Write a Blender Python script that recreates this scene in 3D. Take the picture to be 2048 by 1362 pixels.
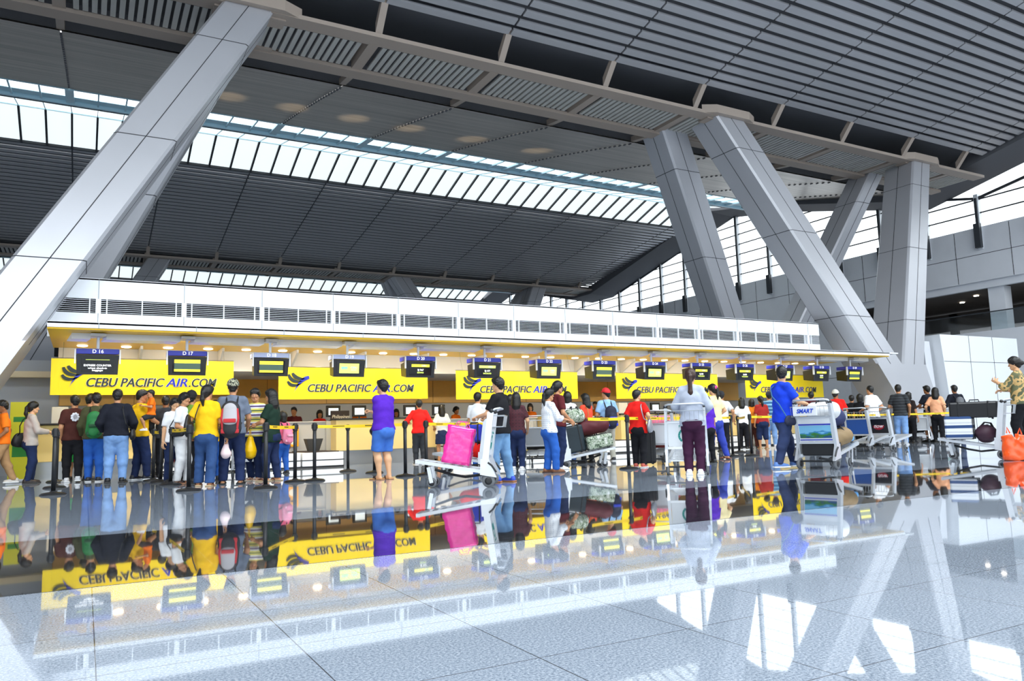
import bpy, bmesh, math, random
import numpy as np
from mathutils import Vector, Matrix
for o in list(bpy.data.objects): bpy.data.objects.remove(o)
SC = bpy.context.scene
COL = SC.collection
random.seed(7)
rng = np.random.default_rng(5)
# ------------------------------------------------------------------ camera
F_PX, YAW, PIT, ROL, EYE = 1536.3, .50739, .1170, -.02855, .74
def cam_basis():
    cy, sy = math.cos(YAW), math.sin(YAW)
    f = np.array([sy*math.cos(PIT), cy*math.cos(PIT), math.sin(PIT)])
    r = np.array([cy, -sy, 0.]); u = np.cross(r, f)
    c, s = math.cos(ROL), math.sin(ROL)
    return np.array([c*r+s*u, -s*r+c*u, f])
CB = cam_basis(); CO = np.array([0, 0, EYE])
cd = bpy.data.cameras.new('camera'); cam = bpy.data.objects.new('camera', cd); COL.objects.link(cam)
cd.sensor_width = 36; cd.lens = F_PX/2048*36; cd.clip_start = .05; cd.clip_end = 500
cam.matrix_world = Matrix(((CB[0][0], CB[1][0], -CB[2][0], 0), (CB[0][1], CB[1][1], -CB[2][1], 0),
                           (CB[0][2], CB[1][2], -CB[2][2], EYE), (0, 0, 0, 1)))
SC.camera = cam
def ray(x, y): return np.array([(x-1024)/F_PX, -(y-681)/F_PX, 1.])@CB
def ground(x, y, z=0.): d = ray(x, y); return CO+d*(z-EYE)/d[2]      # a place on the floor as the photo shows it
def onY(x, y, Y): d = ray(x, y); return CO+d*Y/d[1]
# ------------------------------------------------------------------ world, light, exposure
SC.view_settings.view_transform = 'Standard'; SC.view_settings.look = 'None'
SC.view_settings.gamma = 1; SC.view_settings.use_curve_mapping = False
SC.view_settings.exposure = EXPO = 0.7
w = bpy.data.worlds.new('overcast_sky'); SC.world = w; w.use_nodes = True
nt = w.node_tree; bg = nt.nodes['Background']
tc = nt.nodes.new('ShaderNodeTexCoord'); sp = nt.nodes.new('ShaderNodeSeparateXYZ'); cr = nt.nodes.new('ShaderNodeValToRGB')
nt.links.new(tc.outputs['Generated'], sp.inputs[0]); nt.links.new(sp.outputs['Z'], cr.inputs['Fac']); nt.links.new(cr.outputs['Color'], bg.inputs['Color'])
cr.color_ramp.elements[0].color = (.42, .44, .47, 1); cr.color_ramp.elements[0].position = .0
cr.color_ramp.elements[1].color = (.93, .97, 1, 1); cr.color_ramp.elements[1].position = .08
bg.inputs['Strength'].default_value = WORLD = 2.1
def area(name, loc, size, rot, power, col, spread=180):
    l = bpy.data.lights.new(name, 'AREA'); l.shape = 'RECTANGLE'; l.size, l.size_y = size; l.energy = power; l.color = col; l.spread = math.radians(spread)
    o = bpy.data.objects.new(name, l); o.location = loc; o.rotation_euler = rot; COL.objects.link(o); return o
# added area lamp stands in for daylight from the roof light overhead
area('added_daylight_lamp_above', (14, 3.6, 14.9), (46, 5), (math.radians(0), 0, 0), 3800, (.86, .94, 1))
# ------------------------------------------------------------------ materials
def lin(c):
    if isinstance(c, str): c = tuple(int(c[i:i+2], 16)/255 for i in (0, 2, 4))
    return tuple(v/12.92 if v <= .04045 else ((v+.055)/1.055)**2.4 for v in c)+(1,)
MC = {}
def mat(name, col, rough=.5, metal=0., emit=0., noise=0., nscale=8., bump=0., bscale=60., spec=.5, ecol=None, coat=0., alpha=1., stretch=(1, 1, 1)):
    if name in MC: return MC[name]
    m = bpy.data.materials.new(name); m.use_nodes = True; n = m.node_tree; b = n.nodes['Principled BSDF']
    c = lin(col); b.inputs['Base Color'].default_value = c
    b.inputs['Roughness'].default_value = rough; b.inputs['Metallic'].default_value = metal
    b.inputs['Specular IOR Level'].default_value = spec; b.inputs['Coat Weight'].default_value = coat
    if emit: b.inputs['Emission Color'].default_value = lin(ecol) if ecol else c; b.inputs['Emission Strength'].default_value = emit
    if noise or bump:
        t = n.nodes.new('ShaderNodeTexCoord'); mp = n.nodes.new('ShaderNodeMapping'); mp.inputs['Scale'].default_value = stretch
        n.links.new(t.outputs['Object'], mp.inputs[0])
    if noise:
        x = n.nodes.new('ShaderNodeTexNoise'); x.inputs['Scale'].default_value = nscale; x.inputs['Detail'].default_value = 3
        n.links.new(mp.outputs[0], x.inputs['Vector'])
        mx = n.nodes.new('ShaderNodeMix'); mx.data_type = 'RGBA'; mx.blend_type = 'MIX'
        mr = n.nodes.new('ShaderNodeMapRange'); mr.inputs['From Min'].default_value = .3; mr.inputs['From Max'].default_value = .7
        n.links.new(x.outputs['Fac'], mr.inputs[0]); n.links.new(mr.outputs[0], mx.inputs['Factor'])
        mx.inputs['A'].default_value = tuple(v*(1-noise) for v in c[:3])+(1,); mx.inputs['B'].default_value = tuple(min(1, v*(1+noise)) for v in c[:3])+(1,)
        n.links.new(mx.outputs['Result'], b.inputs['Base Color'])
    if bump:
        x = n.nodes.new('ShaderNodeTexNoise'); x.inputs['Scale'].default_value = bscale; n.links.new(mp.outputs[0], x.inputs['Vector'])
        bp = n.nodes.new('ShaderNodeBump'); bp.inputs['Strength'].default_value = bump; bp.inputs['Distance'].default_value = .01
        n.links.new(x.outputs['Fac'], bp.inputs['Height']); n.links.new(bp.outputs[0], b.inputs['Normal'])
    MC[name] = m; return m
def pattern(name, cols, kind='stripe', scale=10., rough=.8, axis='Z'):
    """fabric patterns: stripe (list of colours repeating up the cloth), plaid, camo, floral"""
    if name in MC: return MC[name]
    m = bpy.data.materials.new(name); m.use_nodes = True; n = m.node_tree; b = n.nodes['Principled BSDF']; b.inputs['Roughness'].default_value = rough
    t = n.nodes.new('ShaderNodeTexCoord'); s = n.nodes.new('ShaderNodeSeparateXYZ'); n.links.new(t.outputs['Object'], s.inputs[0])
    r = n.nodes.new('ShaderNodeValToRGB'); r.color_ramp.interpolation = 'CONSTANT'
    while len(r.color_ramp.elements) < len(cols): r.color_ramp.elements.new(.5)
    for i, c in enumerate(cols):
        r.color_ramp.elements[i].position = i/len(cols); r.color_ramp.elements[i].color = lin(c)
    def M(op, a, bb=None):
        q = n.nodes.new('ShaderNodeMath'); q.operation = op
        if isinstance(a, float): q.inputs[0].default_value = a
        else: n.links.new(a, q.inputs[0])
        if bb is not None:
            if isinstance(bb, float): q.inputs[1].default_value = bb
            else: n.links.new(bb, q.inputs[1])
        return q.outputs[0]
    if kind == 'stripe': f = M('FRACT', M('MULTIPLY', s.outputs[axis], float(scale)))
    elif kind == 'plaid':
        a = M('FRACT', M('MULTIPLY', s.outputs['Z'], float(scale))); c = M('FRACT', M('MULTIPLY', s.outputs['X'], float(scale)))
        f = M('MULTIPLY', M('ADD', M('GREATER_THAN', a, .72), M('GREATER_THAN', c, .72)), .49)
    else:
        x = n.nodes.new('ShaderNodeTexNoise'); x.inputs['Scale'].default_value = scale; x.inputs['Detail'].default_value = 2; n.links.new(t.outputs['Object'], x.inputs['Vector'])
        mr = n.nodes.new('ShaderNodeMapRange'); mr.inputs['From Min'].default_value = .32; mr.inputs['From Max'].default_value = .68; n.links.new(x.outputs['Fac'], mr.inputs[0]); f = mr.outputs[0]
    n.links.new(f, r.inputs['Fac']); n.links.new(r.outputs['Color'], b.inputs['Base Color']); MC[name] = m; return m
# ------------------------------------------------------------------ mesh helpers
class MB:
    def __init__(s): s.v = []; s.f = []; s.m = []; s.n = 0
    def add(s, V, Fc, mi=0):
        V = np.asarray(V, float); s.v.append(V)
        for f in Fc: s.f.append(tuple(int(i)+s.n for i in f)); s.m.append(mi)
        s.n += len(V); return s
    def hexa(s, P, mi=0):   # 4 bottom points ccw, 4 top points ccw
        return s.add(P, [(3, 2, 1, 0), (4, 5, 6, 7), (0, 1, 5, 4), (1, 2, 6, 5), (2, 3, 7, 6), (3, 0, 4, 7)], mi)
    def box(s, x0, x1, y0, y1, z0, z1, mi=0):
        return s.hexa([(x0, y0, z0), (x1, y0, z0), (x1, y1, z0), (x0, y1, z0), (x0, y0, z1), (x1, y0, z1), (x1, y1, z1), (x0, y1, z1)], mi)
    def rbox(s, x0, x1, y0, y1, z0, z1, r=.02, mi=0):   # box with chamfered edges
        bm = bmesh.new(); bmesh.ops.create_cube(bm, size=1)
        for v in bm.verts: v.co = Vector(((x0+x1)/2+v.co.x*(x1-x0), (y0+y1)/2+v.co.y*(y1-y0), (z0+z1)/2+v.co.z*(z1-z0)))
        bmesh.ops.bevel(bm, geom=list(bm.edges), offset=min(r, .45*min(x1-x0, y1-y0, z1-z0)), segments=2, affect='EDGES', profile=.5)
        bm.verts.index_update(); s.add([v.co[:] for v in bm.verts], [[v.index for v in f.verts] for f in bm.faces], mi); bm.free(); return s
    def bar(s, a, b, w, h=None, mi=0, up=(0, 0, 1)):    # straight rectangular bar
        a, b = Vector(a), Vector(b); d = (b-a).normalized(); u = Vector(up)
        if abs(d.dot(u)) > .95: u = Vector((0, 1, 0))
        x = d.cross(u).normalized(); y = x.cross(d).normalized(); h = h or w; P = []
        for c in (a, b): P += [c-x*w/2-y*h/2, c+x*w/2-y*h/2, c+x*w/2+y*h/2, c-x*w/2+y*h/2]
        return s.hexa([p[:] for p in P], mi)
    def tube(s, pts, r, n=8, mi=0, cap=True):
        pts = [Vector(p) for p in pts]; rs = r if isinstance(r, (list, tuple)) else [r]*len(pts); V = []; Fc = []
        pv = None
        for i, p in enumerate(pts):
            d = (pts[min(i+1, len(pts)-1)]-pts[max(i-1, 0)]).normalized()
            if pv is None: pv = d.orthogonal().normalized()
            x = (pv-d*pv.dot(d)); x = x.normalized() if x.length > 1e-5 else d.orthogonal().normalized(); pv = x; y = d.cross(x)
            for k in range(n):
                t = 2*math.pi*k/n; V.append((p+(x*math.cos(t)+y*math.sin(t))*rs[i])[:])
        for i in range(len(pts)-1):
            for k in range(n): Fc.append((i*n+k, i*n+(k+1) % n, (i+1)*n+(k+1) % n, (i+1)*n+k))
        if cap: Fc += [tuple(reversed(range(n))), tuple(range((len(pts)-1)*n, len(pts)*n))]
        return s.add(V, Fc, mi)
    def lathe(s, prof, c=(0, 0, 0), n=24, mi=0, axis='Z'):
        V = []; Fc = []
        for r, z in prof:
            for k in range(n):
                t = 2*math.pi*k/n; p = (r*math.cos(t), r*math.sin(t), z)
                if axis == 'X': p = (p[2], p[0], p[1])
                if axis == 'Y': p = (p[1], p[2], p[0])
                V.append((p[0]+c[0], p[1]+c[1], p[2]+c[2]))
        for i in range(len(prof)-1):
            for k in range(n): Fc.append((i*n+k, i*n+(k+1) % n, (i+1)*n+(k+1) % n, (i+1)*n+k))
        Fc += [tuple(reversed(range(n))), tuple(range((len(prof)-1)*n, len(prof)*n))]
        return s.add(V, Fc, mi)
    def ball(s, c, r, n=12, mi=0):
        r = r if isinstance(r, (tuple, list)) else (r, r, r); V = [(c[0], c[1], c[2]-r[2])]; Fc = []; k = n//2
        for i in range(1, k):
            p = math.pi*i/k
            for j in range(n): V.append((c[0]+r[0]*math.sin(p)*math.cos(2*math.pi*j/n), c[1]+r[1]*math.sin(p)*math.sin(2*math.pi*j/n), c[2]-r[2]*math.cos(p)))
        V.append((c[0], c[1], c[2]+r[2])); L = len(V)-1
        for j in range(n):
            Fc.append((0, 1+(j+1) % n, 1+j)); Fc.append((L, L-n+j, L-n+(j+1) % n))
            for i in range(k-2): Fc.append((1+i*n+j, 1+i*n+(j+1) % n, 1+(i+1)*n+(j+1) % n, 1+(i+1)*n+j))
        return s.add(V, Fc, mi)
    def xf(s, M):
        s.v = [(np.c_[v, np.ones(len(v))]@np.array(M).T)[:, :3] for v in s.v]; return s
    def build(s, name, mats, parent=None, smooth=False):
        me = bpy.data.meshes.new(name); V = np.concatenate(s.v) if s.v else np.zeros((0, 3))
        me.from_pydata(V.tolist(), [], s.f)
        mats = mats if isinstance(mats, (list, tuple)) else [mats]
        for m in mats: me.materials.append(m)
        if len(mats) > 1: me.polygons.foreach_set('material_index', s.m)
        if smooth: me.polygons.foreach_set('use_smooth', [True]*len(s.f))
        me.update(); o = bpy.data.objects.new(name, me); COL.objects.link(o)
        if parent: o.parent = parent
        return o
def tag(o, label, cat, group=None, kind=None):
    o['label'] = label; o['category'] = cat
    if group: o['group'] = group
    if kind: o['kind'] = kind
    return o
def struct(o): o['kind'] = 'structure'; return o
def empty(name, label, cat, loc=(0, 0, 0), rz=0., group=None):
    o = bpy.data.objects.new(name, None); COL.objects.link(o); o.location = loc; o.rotation_euler = (0, 0, rz); o.empty_display_size = .2
    return tag(o, label, cat, group)
def copy_tree(o, parent=None):
    c = o.copy(); COL.objects.link(c)
    if parent: c.parent = parent
    for ch in [x for x in bpy.data.objects if x.parent == o]: copy_tree(ch, c)
    return c
def text_obj(name, txt, size, mt, parent, M, shear=0., depth=.002, align='CENTER', width=None, bold=0., fat=0.):
    cu = bpy.data.curves.new(name, 'FONT'); cu.body = txt; cu.size = size; cu.shear = shear; cu.extrude = depth; cu.align_x = align; cu.align_y = 'CENTER'; cu.offset = bold
    cu.resolution_u = 3
    tmp = bpy.data.objects.new(name, cu); COL.objects.link(tmp)
    dg = bpy.context.evaluated_depsgraph_get(); dg.update(); me = bpy.data.meshes.new_from_object(tmp.evaluated_get(dg)); bpy.data.objects.remove(tmp)
    xs = [v.co.x for v in me.vertices]
    if width and xs:
        k = width/(max(xs)-min(xs)); me.transform(Matrix.Diagonal((k, 1, 1, 1)))
    if fat:                                                  # heavier strokes: the same letters laid a little to the side
        bm = bmesh.new(); bm.from_mesh(me); g = bmesh.ops.duplicate(bm, geom=bm.verts[:]+bm.edges[:]+bm.faces[:])
        for v in g['geom']:
            if isinstance(v, bmesh.types.BMVert): v.co.x += fat; v.co.z += .0006
        bm.to_mesh(me); bm.free()
    me.transform(M); me.materials.clear(); me.materials.append(mt); me.name = name
    o = bpy.data.objects.new(name, me); COL.objects.link(o)
    if parent: o.parent = parent
    return o
RX90 = Matrix.Rotation(math.pi/2, 4, 'X')   # text standing up, facing -Y
# ================================================================== THE HALL
BAY = 3.94; RIB0 = 6.94-3*BAY; RIBS = [RIB0+BAY*i for i in range(-4, 12)]      # ceiling ribs along X
XR = 36.2                                                                       # ceiling ends here; the gable glazing stands at 38
PER = 31.
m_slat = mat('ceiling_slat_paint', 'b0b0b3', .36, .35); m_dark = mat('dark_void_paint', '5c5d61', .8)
m_beam = mat('cream_beam_paint', 'a4968a', .5); m_fin = mat('grille_fin_paint', 'b4b2ac', .5)
m_panel = mat('column_aluminium_panel', 'bcbdc2', .38, .35, noise=.03, nscale=.6); m_seam = mat('panel_seam', '3c3d40', .8)
m_white = mat('white_enamel_panel', 'eef1f5', .4, spec=.4); m_wall = mat('pale_grey_wall_panel', 'dfe1e6', .6, noise=.03, nscale=1.)
m_steel = mat('skylight_steel_blue', 'cdeefa', .4, .0); m_frame = mat('dark_window_frame', '33363b', .5)
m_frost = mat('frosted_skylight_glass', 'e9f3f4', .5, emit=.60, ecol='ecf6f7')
# metallic curved soffit
m_metal = mat('brushed_metal_soffit', 'a39c94', .38, .55, noise=.26, nscale=3., stretch=(.05, 1.6, 1.6), bump=.25, bscale=6.)
# floor
def granite(name, base, dark, light, rough):
    m = bpy.data.materials.new(name); m.use_nodes = True; n = m.node_tree; b = n.nodes['Principled BSDF']; L = n.links.new
    t = n.nodes.new('ShaderNodeTexCoord')
    a = n.nodes.new('ShaderNodeTexNoise'); a.inputs['Scale'].default_value = 105; a.inputs['Detail'].default_value = 4; a.inputs['Roughness'].default_value = .75; L(t.outputs['Object'], a.inputs[0])
    r = n.nodes.new('ShaderNodeValToRGB'); L(a.outputs['Fac'], r.inputs[0]); e = r.color_ramp.elements
    e[0].position = .30; e[0].color = lin(dark); e[1].position = .68; e[1].color = lin(light); q = e.new(.47); q.color = lin(base)
    s = n.nodes.new('ShaderNodeSeparateXYZ'); L(t.outputs['Object'], s.inputs[0])
    def M(op, x, y=None):
        k = n.nodes.new('ShaderNodeMath'); k.operation = op
        L(x, k.inputs[0]) if not isinstance(x, float) else setattr(k.inputs[0], 'default_value', x)
        if y is not None: L(y, k.inputs[1]) if not isinstance(y, float) else setattr(k.inputs[1], 'default_value', y)
        return k.outputs[0]
    def grout(o, off):
        f = M('FRACT', M('DIVIDE', M('SUBTRACT', o, off), 0.6346)); return M('LESS_THAN', M('ABSOLUTE', M('SUBTRACT', f, .5)), .4965)
    g = M('MULTIPLY', grout(s.outputs['X'], .055), grout(s.outputs['Y'], .99))
    # slight tone shift tile to tile
    c = n.nodes.new('ShaderNodeCombineXYZ'); L(M('FLOOR', M('DIVIDE', M('SUBTRACT', s.outputs['X'], .055), 0.6346)), c.inputs[0]); L(M('FLOOR', M('DIVIDE', M('SUBTRACT', s.outputs['Y'], .99), 0.6346)), c.inputs[1])
    wn = n.nodes.new('ShaderNodeTexWhiteNoise'); wn.noise_dimensions = '2D'; L(c.outputs[0], wn.inputs['Vector'])
    hv = n.nodes.new('ShaderNodeHueSaturation'); L(r.outputs[0], hv.inputs['Color']); L(M('ADD', M('MULTIPLY', wn.outputs['Value'], .07), .965), hv.inputs['Value'])
    mx = n.nodes.new('ShaderNodeMix'); mx.data_type = 'RGBA'; L(g, mx.inputs['Factor']); mx.inputs['A'].default_value = lin('4b4d52'); L(hv.outputs[0], mx.inputs['B'])
    L(mx.outputs['Result'], b.inputs['Base Color']); b.inputs['Roughness'].default_value = rough; b.inputs['IOR'].default_value = 1.62
    b.inputs['Coat Weight'].default_value = .35; b.inputs['Coat Roughness'].default_value = .01
    bp = n.nodes.new('ShaderNodeBump'); bp.inputs['Strength'].default_value = .15; bp.inputs['Distance'].default_value = .002; L(g, bp.inputs['Height']); L(bp.outputs[0], b.inputs['Normal'])
    return m
m_floor = granite('polished_grey_granite', '8f9aa8', '5c6779', 'c4ccd6', .035)
m_band = granite('polished_black_granite', '26282b', '191a1c', '3a3c40', .03)
b = MB(); b.add([(-32, -14, 0), (60, -14, 0), (60, 84, 0), (-32, 84, 0)], [(0, 1, 2, 3)]); struct(b.build('floor', m_floor))
b = MB(); b.box(-32, 60, 4.634, 7.14, -.02, .0015); o = struct(b.build('trim_1', m_band)); o['label'] = 'wide black granite band inlaid across the grey floor'

PROF = [(4.0, 16.35), (19.0, 12.75)]
def slats(mb, ya, za, yb, zb, n, x0, x1, ribs, w=.30, th=.05):
    """slats run along X, broken at every rib joint"""
    xs = [x0]+[r for r in ribs if x0 < r < x1]+[x1]
    for i in range(n):
        t = (i+.5)/n; y = ya+(yb-ya)*t; z = za+(zb-za)*t; s = (zb-za)/(yb-ya)
        for p, q in zip(xs[:-1], xs[1:]):
            a, c = p+.035, q-.035; h = w/2
            P = [(a, y-h, z-h*s), (c, y-h, z-h*s), (c, y+h, z+h*s), (a, y+h, z+h*s)]
            mb.hexa(P+[(x, yy, zz+th) for x, yy, zz in P], 0)
def ceiling_bay(y0):
    """one wave of the roof: strip beam at y0+21, metal sweep, roof light, slatted slope down to the next strip"""
    x0 = -22
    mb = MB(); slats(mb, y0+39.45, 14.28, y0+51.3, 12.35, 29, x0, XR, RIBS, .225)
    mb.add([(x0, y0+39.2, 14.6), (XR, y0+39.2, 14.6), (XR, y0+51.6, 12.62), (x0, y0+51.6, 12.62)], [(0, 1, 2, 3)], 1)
    for r in RIBS:
        if r < XR: mb.bar((r, y0+39.4, 14.4), (r, y0+51.3, 12.45), .06, .1, 1)
    struct(mb.build('ceiling', [m_slat, m_dark]))
    # metal sweep
    pts = [(23.3, 12.05), (24.0, 12.22), (26, 12.72), (29, 13.42), (32.2, 14.12)]
    mb = MB(); V = []; xs = sorted(RIBS[1:]+[x0, XR]); xs = [x for x in xs if x0 <= x <= XR]
    for a, c in zip(xs[:-1], xs[1:]):
        V = []; Fc = []
        for i, (y, z) in enumerate(pts): V += [(a+.02, y0+y, z), (c-.02, y0+y, z), (a+.02, y0+y, z+.05), (c-.02, y0+y, z+.05)]
        for i in range(len(pts)-1):
            k = 4*i; Fc += [(k, k+1, k+5, k+4), (k+2, k+6, k+7, k+3), (k, k+4, k+6, k+2), (k+1, k+3, k+7, k+5)]
        mb.add(V, Fc, 0)
        for j in range(26):                                             # row of fixings along each joint
            t = j/26; y = 23.5+8.6*t; z = np.interp(y, [p[0] for p in pts], [p[1] for p in pts]); mb.box(a-.03, a+.03, y0+y, y0+y+.12, z-.03, z+.01, 1)
    struct(mb.build('ceiling', [m_metal, m_dark]))
    # roof light: upper glass, steel purlins, tall frosted panes
    root = struct(bpy.data.objects.new('window_1' if y0 == 0 else 'window_2', None)); COL.objects.link(root); root.location = (0, y0, 0)
    g = MB(); q = MB(); dk = MB(); st = MB(); x = RIB0-4*BAY; i = 0
    def sheet(mb, xa, xb, ya, za, yb, zb): mb.hexa([(xa, ya, za), (xb, ya, za), (xb, yb, zb), (xa, yb, zb), (xa, ya, za+.03), (xb, ya, za+.03), (xb, yb, zb+.03), (xa, yb, zb+.03)])
    while x+.985 <= XR:
        e = .16 if i % 4 == 0 else .05; f = .16 if i % 4 == 3 else .05
        sheet(q, x+e, x+.985-f, 32.3, 14.16, 33.45, 14.33)                       # square upper lights
        sheet(g, x+.03, x+.955, 34.4, 14.46, 37.0, 15.08); sheet(g, x+.03, x+.955, 37.1, 15.08, 39.38, 14.33)
        st.bar((x, 32.25, 14.12), (x, 34.2, 14.38), .30 if i % 4 == 0 else .06, .10); st.bar((x, 34.3, 14.42), (x, 37.05, 15.05), .035, .05); dk.bar((x, 37.05, 15.05), (x, 39.4, 14.28), .085, .12)
        x += .985; i += 1
    sheet(st, x0, XR, 33.47, 14.32, 34.2, 14.42); st.box(x0, XR, 34.12, 34.24, 14.27, 14.46); st.box(x0, XR, 37.03, 37.07, 15.02, 15.08)
    st.box(x0, XR, 32.2, 32.28, 14.1, 14.5)
    dk.box(x0, XR, 34.25, 34.36, 14.27, 14.46); dk.box(x0, XR, 39.35, 39.47, 14.23, 14.40)
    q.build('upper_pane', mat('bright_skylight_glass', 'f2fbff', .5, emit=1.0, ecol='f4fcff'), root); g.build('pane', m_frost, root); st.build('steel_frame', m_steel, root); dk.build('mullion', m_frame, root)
ceiling_bay(0.); ceiling_bay(31.)
# slope over the viewer, from the roof light overhead down to the strip
mb = MB(); slats(mb, 6.0, 15.95, 19.3, 12.72, 33, -22, XR-.5, RIBS, .235, .06)
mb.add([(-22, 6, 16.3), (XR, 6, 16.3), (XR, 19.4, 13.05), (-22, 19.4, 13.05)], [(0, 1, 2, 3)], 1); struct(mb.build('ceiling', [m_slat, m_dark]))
mb = MB()                                                               # rounded end caps and dark soffit towards the gable
for (a, za, c, zc) in [(2, 16.2, 19.4, 12.6), (19.4, 12.6, 23.4, 11.75), (23.4, 11.75, 32.6, 14.1), (32.6, 14.1, 37, 14.9), (37, 14.9, 39.5, 14.35), (39.5, 14.35, 51, 11.75), (51, 11.75, 54, 11.75), (54, 11.75, 64, 14.2), (64, 14.2, 68, 14.9), (68, 14.9, 82, 12)]:
    mb.hexa([(XR-.4, a, za), (38.1, a, za-.15), (38.1, c, zc-.15), (XR-.4, c, zc), (XR-.4, a, za+.6), (38.1, a, za+.6), (38.1, c, zc+.6), (XR-.4, c, zc+.6)])
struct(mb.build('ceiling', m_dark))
# strip beams with grille
def strip(y0):
    root = struct(bpy.data.objects.new('ceiling', None)); COL.objects.link(root); root.location = (0, y0, 0)
    g = MB(); g.box(-22, XR+.4, 19.72, 20.25, 11.98, 12.10); g.box(-22, XR+.4, 21.85, 22.35, 11.9, 12.02)
    for r in RIBS:
        if r < XR: g.box(r-.15, r+.15, 20.2, 21.9, 11.97, 12.3); g.hexa([(r-.1, 19.2, 12.75), (r+.1, 19.2, 12.75), (r+.1, 19.75, 12.1), (r-.1, 19.75, 12.1), (r-.1, 19.2, 13), (r+.1, 19.2, 13), (r+.1, 19.75, 12.4), (r-.1, 19.75, 12.4)]); g.hexa([(r-.1, 22.3, 11.95), (r+.1, 22.3, 11.95), (r+.1, 23.35, 12.1), (r-.1, 23.35, 12.1), (r-.1, 22.3, 12.2), (r+.1, 22.3, 12.2), (r+.1, 23.35, 12.3), (r-.1, 23.35, 12.3)])
    g.build('beam', m_beam, root)
    g = MB(); 
    for r, q in zip(RIBS[:-1], RIBS[1:]):
        n = 16
        for i in range(n):
            x = r+.28+(q-r-.56)*(i+.5)/n
            if x < XR: g.box(x-.065, x+.065, 20.3, 21.8, 12.0, 12.06)
    g.build('grille_fin', m_fin, root)
    g = MB(); g.box(-22, XR+1, 19.1, 23.6, 13.05, 13.1); g.box(-22, XR, 20.25, 21.85, 12.3, 12.34); g.box(-22, XR, 23.55, 23.6, 12.2, 13.1); g.box(-22, XR, 19.2, 19.25, 12.95, 13.1)
    g.build('dark_backing', m_dark, root)
strip(0); strip(31.)
# ------------------------------------------------------------------ slanted columns
def leg(mb, B, T, wx, wy, sg):
    """B, T: front left corner at bottom and top (x, y, z); section stays wx by wy; sg +1 front row, -1 rear row"""
    B, T = np.array(B, float), np.array(T, float)
    q = [np.array(v) for v in ((0, 0, 0), (wx, 0, 0), (wx, wy, 0), (0, wy, 0))]
    c = .07
    ring = [(c, 0), (wx-c, 0), (wx, c), (wx, wy-c), (wx-c, wy), (c, wy), (0, wy-c), (0, c)]
    V = [B+np.array((x, y, 0)) for x, y in ring]+[T+np.array((x, y, 0)) for x, y in ring]
    mb.add(V, [tuple(reversed(range(8))), tuple(range(8, 16))]+[(i, (i+1) % 8, 8+(i+1) % 8, 8+i) for i in range(8)], 0)
    e = .006
    def at(t, x, y): return B+(T-B)*t+np.array((x, y, 0))
    L = np.linalg.norm(T-B); n = max(1, int(L/2.9))
    # seams: one line down the middle of each face, rings across
    for (x, y, nx, ny) in ((wx/2, 0, 0, -1), (0, wy/2, -1, 0), (wx, wy/2, 1, 0), (wx*.0+.16, 0, 0, -1), (wx-.16, 0, 0, -1)):
        if x in (.16, wx-.16): continue
        hx, hy = (.011, 0) if ny else (0, .011)
        o = np.array((nx*e, ny*e, 0)); V = [at(0, x-hx, y-hy)+o, at(0, x+hx, y+hy)+o, at(1, x+hx, y+hy)+o, at(1, x-hx, y-hy)+o]
        V += [v-2*o for v in V]; mb.hexa([V[0], V[1], V[5], V[4], V[3], V[2], V[6], V[7]], 1)
    for k in range(n):
        t = (k+.55)/n
        for i in range(8):
            x, y = ring[i]; X, Y = ring[(i+1) % 8]; nn = np.array((Y-y, -(X-x), 0)); nn = nn/np.linalg.norm(nn)*e; dt = .011/L
            P = [at(t-dt, x, y)+nn, at(t-dt, X, Y)+nn, at(t+dt, X, Y)+nn, at(t+dt, x, y)+nn]; Q = [p-2*nn for p in P]
            mb.hexa([P[0], P[1], Q[1], Q[0], P[3], P[2], Q[2], Q[3]], 1)
def column(label, base, legs, wy):
    """V shaped support: a foot and two slanting legs"""
    r = empty('slanted_column', label, 'column', (base[0], base[1], 0), 0, 'giant slanted columns')
    for (B, T, wx) in legs:
        g = MB(); leg(g, np.array(B)-np.array((base[0], base[1], 0)), np.array(T)-np.array((base[0], base[1], 0)), wx, wy, 1); g.build('leg', [m_panel, m_seam], r)
    g = MB(); (a0, a1, z0, z1) = base[2:6]; ya = legs[0][0][1]-base[1]; d = (ya-0)
    g.hexa([(a0[0]-base[0], ya+base[6], 0), (a0[1]-base[0], ya+base[6], 0), (a0[1]-base[0], ya+base[6]+wy, 0), (a0[0]-base[0], ya+base[6]+wy, 0),
            (a1[0]-base[0], ya, z1), (a1[1]-base[0], ya, z1), (a1[1]-base[0], ya+wy, z1), (a1[0]-base[0], ya+wy, z1)])
    g.build('foot', [m_panel, m_seam], r); return r
# front pair of supports (near row), then the rear pair, then the next strip
column('huge grey panelled slanted column rising across the left of the picture', (-2.3, 17, (-3.9, -2.53), (-3.57, -1.03), 0, 2.75, -.8), [((-2.3, 17, 2.75), (2.83, 19.75, 12.15), 1.27), ((-3.57, 17, 2.75), (-8.8, 19.75, 12.15), 1.27)], 1.5)
column('bright V-shaped column at the right end of the check-in canopy, nearest of the right pair', (25.3, 17, (24.9, 26.35), (23.87, 26.55), 0, 2.75, -.8), [((23.85, 17, 2.75), (19.68, 19.75, 12.15), 1.4), ((25.25, 17, 2.75), (31.3, 19.75, 12.15), 1.25)], 1.4)
column('grey V-shaped column behind the right end of the check-in roof, farther of the right pair', (26, 24.3, (25.3, 27.2), (24.9, 28.0), 0, 2.76, .8), [((24.95, 24.3, 2.76), (18.75, 21.57, 12.1), 1.28), ((26.75, 24.3, 2.76), (30.95, 21.57, 12.1), .95)], 1.25)
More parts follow.
